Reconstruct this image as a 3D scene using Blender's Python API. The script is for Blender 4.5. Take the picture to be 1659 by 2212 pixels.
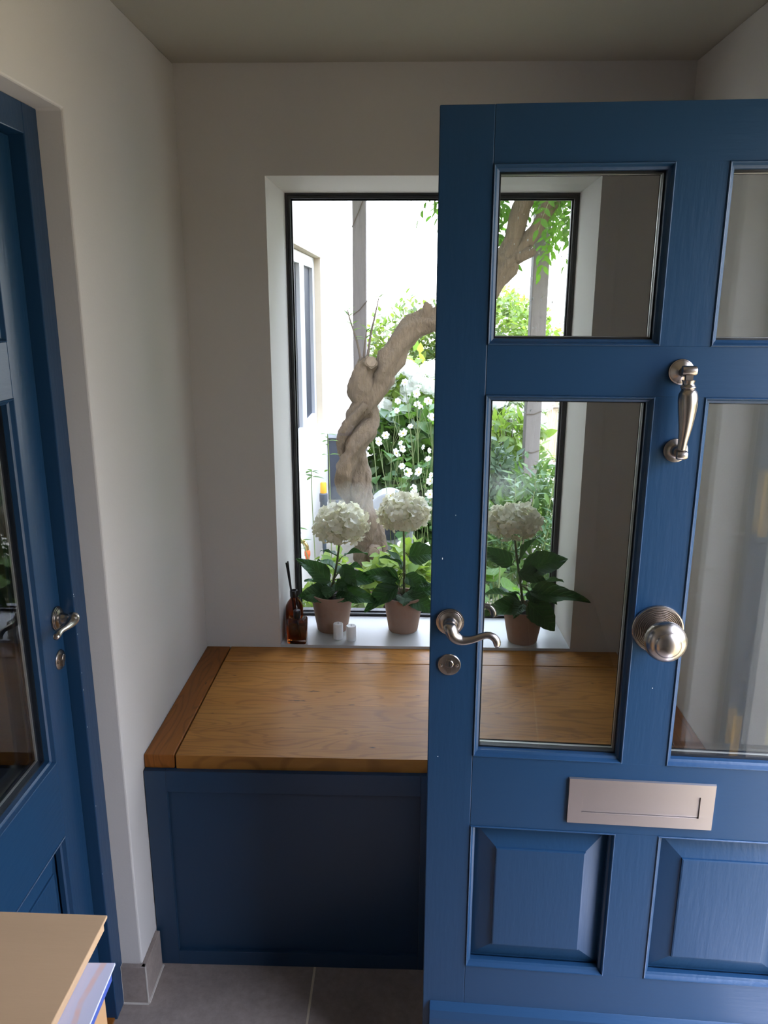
import bpy, bmesh, math, random
import numpy as np
from mathutils import Vector, Matrix, noise

random.seed(7)
rng = np.random.default_rng(7)
for o in list(bpy.data.objects):
    bpy.data.objects.remove(o)
SC = bpy.context.scene
COL = SC.collection

# ------------------------------------------------------------------ camera, sky, exposure
cam_data = bpy.data.cameras.new('camera')
cam_data.sensor_fit = 'VERTICAL'
cam_data.sensor_height = 36.0
cam_data.lens = 27.575
cam_data.clip_start = 0.02
cam = bpy.data.objects.new('camera', cam_data)
COL.objects.link(cam)
cam.matrix_world = Matrix(((0.99957496, -0.01011989, 0.02734026, 0.0),
                           (0.02902047, 0.25605512, -0.96622647, 0.0),
                           (0.00277749, 0.96660921, 0.25623997, 1.7),
                           (0, 0, 0, 1)))
SC.camera = cam

# CIE overcast sky: three times brighter overhead than at the horizon, slightly bluer above
SKY_ZENITH = 12.5
world = bpy.data.worlds.new('overcast_sky')
SC.world = world
world.use_nodes = True
wn = world.node_tree
bg = wn.nodes['Background']
w_tc = wn.nodes.new('ShaderNodeTexCoord')
w_sep = wn.nodes.new('ShaderNodeSeparateXYZ')
w_ramp = wn.nodes.new('ShaderNodeValToRGB')
w_ramp.color_ramp.elements[0].position = 0.0
w_ramp.color_ramp.elements[0].color = (0.330, 0.335, 0.335, 1)
w_ramp.color_ramp.elements[1].position = 1.0
w_ramp.color_ramp.elements[1].color = (0.82, 0.95, 1.32, 1)
wn.links.new(w_tc.outputs['Generated'], w_sep.inputs[0])
wn.links.new(w_sep.outputs['Z'], w_ramp.inputs[0])
wn.links.new(w_ramp.outputs[0], bg.inputs['Color'])
bg.inputs['Strength'].default_value = SKY_ZENITH

sun_data = bpy.data.lights.new('sun', 'SUN')
sun_data.energy = 3.2
sun_data.angle = math.radians(12)
sun_data.color = (1.0, 0.95, 0.86)
sun = bpy.data.objects.new('sun', sun_data)
COL.objects.link(sun)
sun.rotation_euler = Vector((0.30, 0.55, -1.0)).to_track_quat('-Z', 'Y').to_euler()

SC.view_settings.view_transform = 'Standard'
SC.view_settings.look = 'None'
SC.view_settings.gamma = 1.0
SC.view_settings.exposure = 0.78
SC.view_settings.use_curve_mapping = False
SC.cycles.use_denoising = True
SC.cycles.max_bounces = 14
SC.cycles.diffuse_bounces = 7
SC.cycles.glossy_bounces = 5
SC.cycles.transparent_max_bounces = 24
SC.cycles.sample_clamp_indirect = 8


# ------------------------------------------------------------------ materials
def new_mat(name):
    m = bpy.data.materials.new(name)
    m.use_nodes = True
    nt = m.node_tree
    b = nt.nodes['Principled BSDF']
    return m, nt, b


def N(nt, kind, **kw):
    n = nt.nodes.new(kind)
    for k, v in kw.items():
        if k in n.inputs:
            n.inputs[k].default_value = v
        else:
            setattr(n, k, v)
    return n


def mixcol(nt, fac, a, b):
    n = nt.nodes.new('ShaderNodeMix')
    n.data_type = 'RGBA'
    for sock, val in ((0, fac), (6, a), (7, b)):
        if hasattr(val, 'links') or isinstance(val, bpy.types.NodeSocket):
            nt.links.new(val, n.inputs[sock])
        else:
            n.inputs[sock].default_value = val if sock == 0 else (*val[:3], 1)
    return n.outputs[2]


def coords(nt, scale=(1, 1, 1), kind='Object', rot=(0, 0, 0)):
    tc = N(nt, 'ShaderNodeTexCoord')
    mp = N(nt, 'ShaderNodeMapping')
    mp.inputs['Scale'].default_value = scale
    mp.inputs['Rotation'].default_value = rot
    nt.links.new(tc.outputs[kind], mp.inputs['Vector'])
    return mp.outputs['Vector']


def simple(name, col, rough=0.5, metal=0.0, var=0.12, scale=6.0, bump=0.0, bscale=60.0, stretch=(1, 1, 1), spec=0.5, coat=0.0):
    """Plain surface with fine mottling and relief."""
    m, nt, b = new_mat(name)
    v = coords(nt, stretch)
    n = N(nt, 'ShaderNodeTexNoise', Scale=scale, Detail=5.0)
    nt.links.new(v, n.inputs['Vector'])
    lo = tuple(c * (1 - var) for c in col)
    hi = tuple(min(1, c * (1 + var)) for c in col)
    nt.links.new(mixcol(nt, n.outputs['Fac'], lo, hi), b.inputs['Base Color'])
    b.inputs['Roughness'].default_value = rough
    b.inputs['Metallic'].default_value = metal
    b.inputs['Specular IOR Level'].default_value = spec
    b.inputs['Coat Weight'].default_value = coat
    b.inputs['Coat Roughness'].default_value = 0.15
    if bump:
        n2 = N(nt, 'ShaderNodeTexNoise', Scale=bscale, Detail=4.0)
        nt.links.new(v, n2.inputs['Vector'])
        bp = N(nt, 'ShaderNodeBump', Strength=bump, Distance=0.002)
        nt.links.new(n2.outputs['Fac'], bp.inputs['Height'])
        nt.links.new(bp.outputs['Normal'], b.inputs['Normal'])
    return m


PLASTER = simple('painted_plaster', (0.565, 0.535, 0.505), 0.75, var=0.015, scale=2, bump=0.12, bscale=180)
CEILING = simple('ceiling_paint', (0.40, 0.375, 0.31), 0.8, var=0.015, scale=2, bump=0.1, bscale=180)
SILL = simple('white_sill_paint', (0.46, 0.46, 0.455), 0.4, var=0.02, scale=3, bump=0.06, bscale=90)
BLUE = simple('blue_gloss_paint', (0.0105, 0.041, 0.094), 0.34, var=0.05, scale=3, bump=0.22, bscale=70, stretch=(1.6, 1.6, 0.22), spec=0.35)
BLUE_RAIL = simple('blue_gloss_paint_along', (0.0105, 0.041, 0.094), 0.34, var=0.05, scale=3, bump=0.22, bscale=70, stretch=(0.22, 1.6, 1.6), spec=0.35)
NAVY = simple('navy_cabinet_paint', (0.011, 0.036, 0.076), 0.42, var=0.05, scale=4, bump=0.06, bscale=120)
NICKEL = simple('brushed_pewter', (0.40, 0.355, 0.315), 0.27, metal=1.0, var=0.06, scale=25, bump=0.03, bscale=300)
NICKEL_PLATE = simple('satin_nickel_plate', (0.56, 0.50, 0.47), 0.36, metal=1.0, var=0.05, scale=10, bump=0.05, bscale=220, stretch=(0.1, 1, 1))
DARKMETAL = simple('dark_lock_metal', (0.08, 0.075, 0.07), 0.35, metal=1.0, var=0.1)
BRASS = simple('brass', (0.55, 0.38, 0.16), 0.35, metal=1.0, var=0.1)
FRAMEGREY = simple('anthracite_frame', (0.022, 0.023, 0.026), 0.35, var=0.08)
GASKET = simple('black_gasket', (0.008, 0.008, 0.009), 0.45, var=0.1)
SPACER = simple('aluminium_spacer', (0.42, 0.41, 0.38), 0.4, metal=0.6, var=0.05)
TILE = None
GROUT = simple('floor_grout', (0.62, 0.53, 0.40), 0.9, var=0.1, scale=40)
SOIL = simple('potting_soil', (0.018, 0.013, 0.01), 0.95, var=0.4, scale=80, bump=0.8, bscale=120)
WAX = simple('white_wax', (0.85, 0.85, 0.84), 0.45, var=0.02)
WICK = simple('wick', (0.04, 0.035, 0.03), 0.9)
CARDBOARD = simple('brown_cardboard', (0.56, 0.37, 0.215), 0.85, var=0.08, scale=5, bump=0.15, bscale=40, stretch=(0.4, 3, 3))
KRAFT = simple('orange_kraft_cardboard', (0.46, 0.27, 0.13), 0.85, var=0.08, scale=8, bump=0.1, bscale=60)
BLUEPAPER = simple('blue_folder_paper', (0.05, 0.10, 0.42), 0.5, var=0.05)
HOUSE = simple('white_render', (0.72, 0.68, 0.60), 0.9, var=0.03, scale=1.5, bump=0.4, bscale=160)
HOUSEREVEAL = simple('sand_stone_reveal', (0.55, 0.46, 0.34), 0.9, var=0.1, scale=10)
WHITEFRAME = simple('white_window_frame', (0.42, 0.42, 0.43), 0.4, var=0.02)
DARKPANE = simple('dark_pane_far', (0.03, 0.033, 0.042), 0.5, var=0.1, scale=1, spec=0.05)
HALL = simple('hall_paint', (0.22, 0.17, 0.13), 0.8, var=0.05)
POSTWOOD = simple('weathered_post_wood', (0.165, 0.142, 0.132), 0.8, var=0.25, scale=14, bump=0.5, bscale=40, stretch=(6, 6, 0.5))
STEM = simple('green_brown_stem', (0.10, 0.12, 0.05), 0.6, var=0.2, scale=30)
GARDENSTEM = simple('garden_stem', (0.16, 0.20, 0.07), 0.6, var=0.2, scale=30)
TWIG = simple('dark_twig', (0.09, 0.065, 0.045), 0.8, var=0.2, scale=30)
YELLOW = simple('yellow_stamens', (0.75, 0.5, 0.06), 0.7, var=0.1)
ORANGE = simple('orange_plastic', (0.85, 0.38, 0.03), 0.4, var=0.05)
ORANGERED = simple('orange_red_plastic', (0.80, 0.16, 0.05), 0.4, var=0.05)
GREYPLASTIC = simple('slate_grey_plastic', (0.06, 0.07, 0.095), 0.4, var=0.05)
LIGHTGREYPLASTIC = simple('light_grey_plastic', (0.42, 0.43, 0.46), 0.35, var=0.04)
REED = simple('diffuser_reed', (0.012, 0.011, 0.012), 0.7, var=0.1)
BLACKCAP = simple('black_collar', (0.01, 0.009, 0.009), 0.3, var=0.1)
GRAVEL = simple('garden_ground', (0.30, 0.27, 0.21), 0.95, var=0.35, scale=9, bump=0.8, bscale=30)
DRIVE = simple('warm_brick_paving', (0.36, 0.275, 0.145), 0.9, var=0.25, scale=7, bump=0.5, bscale=24)
CUTWOOD = simple('cut_wood_face', (0.13, 0.09, 0.055), 0.85, var=0.4, scale=60)


def tile_mat():
    m, nt, b = new_mat('grey_stone_tile')
    v = coords(nt)
    oi = N(nt, 'ShaderNodeObjectInfo')
    n1 = N(nt, 'ShaderNodeTexNoise', Scale=5.0, Detail=8.0, Roughness=0.65)
    n2 = N(nt, 'ShaderNodeTexNoise', Scale=45.0, Detail=6.0, Roughness=0.7)
    nt.links.new(v, n1.inputs['Vector'])
    nt.links.new(v, n2.inputs['Vector'])
    c1 = mixcol(nt, n1.outputs['Fac'], (0.15, 0.125, 0.112), (0.42, 0.35, 0.31))
    c2 = mixcol(nt, n2.outputs['Fac'], (0.55, 0.55, 0.55), (1.35, 1.3, 1.28))
    mu = nt.nodes.new('ShaderNodeMix')
    mu.data_type = 'RGBA'
    mu.blend_type = 'MULTIPLY'
    mu.inputs[0].default_value = 1
    nt.links.new(c1, mu.inputs[6])
    nt.links.new(c2, mu.inputs[7])
    nt.links.new(mu.outputs[2], b.inputs['Base Color'])
    b.inputs['Roughness'].default_value = 0.55
    bp = N(nt, 'ShaderNodeBump', Strength=0.25, Distance=0.001)
    nt.links.new(n2.outputs['Fac'], bp.inputs['Height'])
    nt.links.new(bp.outputs['Normal'], b.inputs['Normal'])
    return m


TILE = tile_mat()


def oak(name, along='X', tint=(1, 1, 1)):
    """Stained oak: long grain, cathedral figure, small knots and checks."""
    m, nt, b = new_mat(name)
    oi = N(nt, 'ShaderNodeObjectInfo')
    tc = N(nt, 'ShaderNodeTexCoord')
    add = N(nt, 'ShaderNodeVectorMath', operation='ADD')
    sc = N(nt, 'ShaderNodeVectorMath', operation='SCALE')
    cmb = N(nt, 'ShaderNodeCombineXYZ')
    nt.links.new(oi.outputs['Random'], cmb.inputs[0])
    nt.links.new(oi.outputs['Random'], cmb.inputs[1])
    nt.links.new(cmb.outputs[0], sc.inputs[0])
    sc.inputs['Scale'].default_value = 7.0
    nt.links.new(tc.outputs['Object'], add.inputs[0])
    nt.links.new(sc.outputs[0], add.inputs[1])

    def mapped(s):
        mp = N(nt, 'ShaderNodeMapping')
        mp.inputs['Scale'].default_value = s if along == 'X' else (s[1], s[0], s[2])
        nt.links.new(add.outputs[0], mp.inputs['Vector'])
        return mp.outputs['Vector']
    fine = N(nt, 'ShaderNodeTexNoise', Scale=1.0, Detail=7.0, Roughness=0.65)
    nt.links.new(mapped((7, 190, 30)), fine.inputs['Vector'])
    broad = N(nt, 'ShaderNodeTexNoise', Scale=1.0, Detail=3.0)
    nt.links.new(mapped((3.0, 9, 4)), broad.inputs['Vector'])
    fig = N(nt, 'ShaderNodeTexNoise', Scale=1.0, Detail=1.5, Distortion=0.4)
    nt.links.new(mapped((2.2, 13, 4)), fig.inputs['Vector'])
    mul = N(nt, 'ShaderNodeMath', operation='MULTIPLY')
    nt.links.new(fig.outputs['Fac'], mul.inputs[0])
    mul.inputs[1].default_value = 75.0
    sn = N(nt, 'ShaderNodeMath', operation='SINE')
    nt.links.new(mul.outputs[0], sn.inputs[0])
    rmp = N(nt, 'ShaderNodeMapRange')
    rmp.inputs[1].default_value = 0.35
    rmp.inputs[2].default_value = 1.0
    nt.links.new(sn.outputs[0], rmp.inputs[0])
    spots = N(nt, 'ShaderNodeTexNoise', Scale=1.0, Detail=3.0)
    nt.links.new(mapped((16, 60, 9)), spots.inputs['Vector'])
    sr = N(nt, 'ShaderNodeMapRange')
    sr.inputs[1].default_value = 0.69
    sr.inputs[2].default_value = 0.76
    nt.links.new(spots.outputs['Fac'], sr.inputs[0])
    T = lambda c: tuple(c[i] * tint[i] for i in range(3))
    c = mixcol(nt, broad.outputs['Fac'], T((0.30, 0.112, 0.018)), T((0.60, 0.275, 0.062)))
    fm = N(nt, 'ShaderNodeMath', operation='MULTIPLY')
    nt.links.new(fine.outputs['Fac'], fm.inputs[0])
    fm.inputs[1].default_value = 0.6
    c = mixcol(nt, fm.outputs[0], c, T((0.11, 0.044, 0.012)))
    gm = N(nt, 'ShaderNodeMath', operation='MULTIPLY')
    nt.links.new(rmp.outputs[0], gm.inputs[0])
    gm.inputs[1].default_value = 0.33
    c = mixcol(nt, gm.outputs[0], c, T((0.10, 0.040, 0.012)))
    c = mixcol(nt, sr.outputs[0], c, (0.035, 0.016, 0.007))
    rm = N(nt, 'ShaderNodeMapRange')
    rm.inputs[3].default_value = 0.85
    rm.inputs[4].default_value = 1.15
    nt.links.new(oi.outputs['Random'], rm.inputs[0])
    vm = N(nt, 'ShaderNodeVectorMath', operation='SCALE')
    nt.links.new(c, vm.inputs[0])
    nt.links.new(rm.outputs[0], vm.inputs['Scale'])
    nt.links.new(vm.outputs[0], b.inputs['Base Color'])
    b.inputs['Roughness'].default_value = 0.40
    b.inputs['Specular IOR Level'].default_value = 0.2
    bp = N(nt, 'ShaderNodeBump', Strength=0.12, Distance=0.001)
    nt.links.new(fine.outputs['Fac'], bp.inputs['Height'])
    nt.links.new(bp.outputs['Normal'], b.inputs['Normal'])
    return m


OAK_X = oak('oak_long_board', 'X')
OAK_Y = oak('oak_end_board', 'Y', (0.60, 0.47, 0.38))


def pane_mat(name, tint=(1, 1, 1), f0=0.06, haze=False):
    m = bpy.data.materials.new(name)
    m.use_nodes = True
    nt = m.node_tree
    nt.nodes.clear()
    out = N(nt, 'ShaderNodeOutputMaterial')
    tr = N(nt, 'ShaderNodeBsdfTransparent')
    tr.inputs['Color'].default_value = (*tint, 1)
    gl = N(nt, 'ShaderNodeBsdfGlossy', Roughness=0.0)
    lw = N(nt, 'ShaderNodeLayerWeight', Blend=0.5)
    pw = N(nt, 'ShaderNodeMath', operation='POWER')
    nt.links.new(lw.outputs['Facing'], pw.inputs[0])
    pw.inputs[1].default_value = 5.0
    mr = N(nt, 'ShaderNodeMapRange')
    mr.inputs[3].default_value = f0
    mr.inputs[4].default_value = 1.0
    nt.links.new(pw.outputs[0], mr.inputs[0])
    mx = N(nt, 'ShaderNodeMixShader')
    nt.links.new(mr.outputs[0], mx.inputs[0])
    nt.links.new(tr.outputs[0], mx.inputs[1])
    nt.links.new(gl.outputs[0], mx.inputs[2])
    last = mx.outputs[0]
    if haze:   # breath of condensation on the pane, two soft smudges
        tc = N(nt, 'ShaderNodeTexCoord')
        total = None
        for cx, cz, rx, rz in ((-0.16, 1.045, 0.16, 0.075), (0.36, 1.11, 0.15, 0.07)):
            mp = N(nt, 'ShaderNodeMapping')
            mp.inputs['Location'].default_value = (-cx / rx, 0, -cz / rz)
            mp.inputs['Scale'].default_value = (1 / rx, 0.0, 1 / rz)
            nt.links.new(tc.outputs['Object'], mp.inputs['Vector'])
            ln = N(nt, 'ShaderNodeVectorMath', operation='LENGTH')
            nt.links.new(mp.outputs[0], ln.inputs[0])
            r = N(nt, 'ShaderNodeMapRange', interpolation_type='SMOOTHSTEP')
            r.inputs[1].default_value = 1.0
            r.inputs[2].default_value = 0.2
            nt.links.new(ln.outputs['Value'], r.inputs[0])
            if total is None:
                total = r.outputs[0]
            else:
                ad = N(nt, 'ShaderNodeMath', operation='MAXIMUM')
                nt.links.new(total, ad.inputs[0])
                nt.links.new(r.outputs[0], ad.inputs[1])
                total = ad.outputs[0]
        nz = N(nt, 'ShaderNodeTexNoise', Scale=14.0, Detail=4.0)
        nt.links.new(tc.outputs['Object'], nz.inputs['Vector'])
        ml = N(nt, 'ShaderNodeMath', operation='MULTIPLY')
        nt.links.new(total, ml.inputs[0])
        nt.links.new(nz.outputs['Fac'], ml.inputs[1])
        m2 = N(nt, 'ShaderNodeMath', operation='MULTIPLY')
        nt.links.new(ml.outputs[0], m2.inputs[0])
        m2.inputs[1].default_value = 0.16
        df = N(nt, 'ShaderNodeBsdfTranslucent')
        df.inputs['Color'].default_value = (0.8, 0.82, 0.82, 1)
        mx2 = N(nt, 'ShaderNodeMixShader')
        nt.links.new(m2.outputs[0], mx2.inputs[0])
        nt.links.new(last, mx2.inputs[1])
        nt.links.new(df.outputs[0], mx2.inputs[2])
        last = mx2.outputs[0]
    nt.links.new(last, out.inputs['Surface'])
    return m


PANE = pane_mat('clear_pane', (0.925, 0.945, 0.935), 0.07)
PANE_WINDOW = pane_mat('clear_window_pane', (0.98, 0.99, 0.985), 0.06, haze=True)


def leaf_mat(name, col, col2, trans=0.35, island=False, rough=0.5, veins=False, spec=0.3, glow=(1.5, 1.6, 0.7)):
    m = bpy.data.materials.new(name)
    m.use_nodes = True
    nt = m.node_tree
    b = nt.nodes['Principled BSDF']
    out = nt.nodes['Material Output']
    if island:
        r = N(nt, 'ShaderNodeNewGeometry').outputs['Random Per Island']
    else:
        r = N(nt, 'ShaderNodeObjectInfo').outputs['Random']
    c = mixcol(nt, r, col, col2)
    if veins:
        tc = N(nt, 'ShaderNodeTexCoord')
        sp = N(nt, 'ShaderNodeSeparateXYZ')
        nt.links.new(tc.outputs['Object'], sp.inputs[0])

        def mth(op, a, b_=None):
            n_ = N(nt, 'ShaderNodeMath', operation=op)
            for q_, val in enumerate((a, b_)):
                if val is None:
                    continue
                if isinstance(val, float):
                    n_.inputs[q_].default_value = val
                else:
                    nt.links.new(val, n_.inputs[q_])
            return n_.outputs[0]
        ay = mth('ABSOLUTE', sp.outputs['Y'])
        ph = mth('MULTIPLY', mth('SUBTRACT', sp.outputs['X'], mth('MULTIPLY', ay, 0.9)), 44.0)
        side = mth('POWER', mth('MULTIPLY', mth('ADD', mth('SINE', ph), 1.0), 0.5), 7.0)
        mid = mth('SUBTRACT', 1.0, mth('MINIMUM', mth('MULTIPLY', ay, 45.0), 1.0))
        vein = mth('MAXIMUM', side, mid)
        w = N(nt, 'ShaderNodeTexNoise', Scale=9.0, Detail=4.0)
        nt.links.new(tc.outputs['Object'], w.inputs['Vector'])
        c = mixcol(nt, w.outputs['Fac'], tuple(x * 0.65 for x in col), c)
        c = mixcol(nt, mth('MULTIPLY', vein, 0.22), c, tuple(x * 2.0 for x in col2))
        bp = N(nt, 'ShaderNodeBump', Strength=0.6, Distance=0.003)
        bp.invert = True
        nt.links.new(vein, bp.inputs['Height'])
        nt.links.new(bp.outputs['Normal'], b.inputs['Normal'])
    nt.links.new(c, b.inputs['Base Color'])
    b.inputs['Roughness'].default_value = rough
    b.inputs['Specular IOR Level'].default_value = spec
    t = N(nt, 'ShaderNodeBsdfTranslucent')
    br = N(nt, 'ShaderNodeVectorMath', operation='MULTIPLY')
    nt.links.new(c, br.inputs[0])
    br.inputs[1].default_value = glow
    nt.links.new(br.outputs[0], t.inputs['Color'])
    mx = N(nt, 'ShaderNodeMixShader')
    mx.inputs[0].default_value = trans
    nt.links.new(b.outputs[0], mx.inputs[1])
    nt.links.new(t.outputs[0], mx.inputs[2])
    nt.links.new(mx.outputs[0], out.inputs['Surface'])
    return m


LEAF_POT = leaf_mat('dark_hydrangea_leaf', (0.026, 0.082, 0.026), (0.055, 0.130, 0.045), 0.14, veins=True, rough=0.55, spec=0.4)
PETAL = leaf_mat('cream_petal', (0.80, 0.77, 0.62), (0.88, 0.86, 0.74), 0.3, rough=0.7, glow=(1, 1, 0.92))
PETAL_CORE = leaf_mat('petal_core', (0.60, 0.63, 0.42), (0.62, 0.64, 0.44), 0.2, rough=0.8, glow=(1, 1, 0.9))
PETAL_OUT = leaf_mat('white_garden_petal', (0.80, 0.82, 0.78), (0.88, 0.88, 0.86), 0.4, island=True, rough=0.8, glow=(1, 1, 0.95))
LEAF_BRIGHT = leaf_mat('bright_garden_leaf', (0.084, 0.176, 0.030), (0.142, 0.251, 0.050), 0.45, veins=True)
LEAF_BRIGHT_I = leaf_mat('bright_garden_leaf_massed', (0.097, 0.163, 0.030), (0.193, 0.253, 0.060), 0.45, island=True)
LEAF_HEDGE_I = leaf_mat('pale_hedge_leaf_massed', (0.045, 0.080, 0.014), (0.115, 0.145, 0.038), 0.45, island=True)
LEAF_DARK_I = leaf_mat('deep_garden_leaf_massed', (0.036, 0.078, 0.020), (0.085, 0.155, 0.036), 0.35, island=True)
LEAF_GREY_I = leaf_mat('grey_green_leaf_massed', (0.052, 0.089, 0.055), (0.104, 0.149, 0.089), 0.3, island=True)
LEAF_GREY = leaf_mat('grey_green_leaf', (0.044, 0.097, 0.044), (0.097, 0.163, 0.074), 0.35)
LEAF_MID = leaf_mat('mid_garden_leaf', (0.046, 0.111, 0.033), (0.093, 0.186, 0.046), 0.35)
LEAF_WIST_I = leaf_mat('wisteria_leaf_massed', (0.05, 0.118, 0.019), (0.093, 0.18, 0.031), 0.45, island=True)
LEAF_WIST = leaf_mat('wisteria_leaf', (0.062, 0.147, 0.024), (0.116, 0.225, 0.039), 0.55)


def bark_mat():
    m, nt, b = new_mat('wisteria_bark')
    v = coords(nt)
    w = N(nt, 'ShaderNodeTexNoise', Scale=16.0, Detail=8.0, Roughness=0.7, Distortion=0.6)
    nt.links.new(v, w.inputs['Vector'])
    v2 = coords(nt, (70, 70, 14))
    f = N(nt, 'ShaderNodeTexNoise', Scale=1.0, Detail=6.0, Roughness=0.65)
    nt.links.new(v2, f.inputs['Vector'])
    c = mixcol(nt, w.outputs['Fac'], (0.13, 0.095, 0.062), (0.31, 0.21, 0.118))
    c = mixcol(nt, f.outputs['Fac'], (0.08, 0.055, 0.033), c)
    nt.links.new(c, b.inputs['Base Color'])
    b.inputs['Roughness'].default_value = 0.85
    bp = N(nt, 'ShaderNodeBump', Strength=1.0, Distance=0.03)
    nt.links.new(f.outputs['Fac'], bp.inputs['Height'])
    nt.links.new(bp.outputs['Normal'], b.inputs['Normal'])
    return m


BARK = bark_mat()


def terracotta():
    m, nt, b = new_mat('aged_terracotta')
    v = coords(nt)
    a = N(nt, 'ShaderNodeTexNoise', Scale=14.0, Detail=7.0, Roughness=0.65)
    c2 = N(nt, 'ShaderNodeTexNoise', Scale=60.0, Detail=5.0)
    nt.links.new(v, a.inputs['Vector'])
    nt.links.new(v, c2.inputs['Vector'])
    c = mixcol(nt, a.outputs['Fac'], (0.24, 0.14, 0.095), (0.44, 0.25, 0.17))
    c = mixcol(nt, c2.outputs['Fac'], c, (0.33, 0.23, 0.18))
    nt.links.new(c, b.inputs['Base Color'])
    b.inputs['Roughness'].default_value = 0.88
    bp = N(nt, 'ShaderNodeBump', Strength=0.35, Distance=0.002)
    nt.links.new(c2.outputs['Fac'], bp.inputs['Height'])
    nt.links.new(bp.outputs['Normal'], b.inputs['Normal'])
    return m


TERRACOTTA = terracotta()


def glass(name, col, rough=0.02):
    m, nt, b = new_mat(name)
    b.inputs['Base Color'].default_value = (*col, 1)
    b.inputs['Roughness'].default_value = rough
    b.inputs['Transmission Weight'].default_value = 1.0
    b.inputs['IOR'].default_value = 1.45
    return m


AMBER = glass('amber_glass', (0.30, 0.085, 0.012))
CLEARGLASS = glass('clear_bottle_glass', (0.93, 0.95, 0.95))
AMBERLIQUID = glass('amber_liquid', (0.42, 0.13, 0.02))


def envelope_mat():
    """White printed envelope: faint orange lines and a small dark line of print."""
    m, nt, b = new_mat('printed_white_envelope')
    tc = N(nt, 'ShaderNodeTexCoord')
    wv = N(nt, 'ShaderNodeTexWave', wave_type='BANDS', bands_direction='X', Scale=9.0, Distortion=2.0)
    nt.links.new(tc.outputs['Object'], wv.inputs['Vector'])
    r = N(nt, 'ShaderNodeMapRange')
    r.inputs[1].default_value = 0.86
    r.inputs[2].default_value = 0.98
    nt.links.new(wv.outputs['Fac'], r.inputs[0])
    nz = N(nt, 'ShaderNodeTexNoise', Scale=60.0)
    nt.links.new(tc.outputs['Object'], nz.inputs['Vector'])
    ml = N(nt, 'ShaderNodeMath', operation='MULTIPLY')
    nt.links.new(r.outputs[0], ml.inputs[0])
    nt.links.new(nz.outputs['Fac'], ml.inputs[1])
    nt.links.new(mixcol(nt, ml.outputs[0], (0.62, 0.64, 0.83), (0.80, 0.50, 0.42)), b.inputs['Base Color'])
    b.inputs['Roughness'].default_value = 0.55
    return m


ENVELOPE = envelope_mat()


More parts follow.
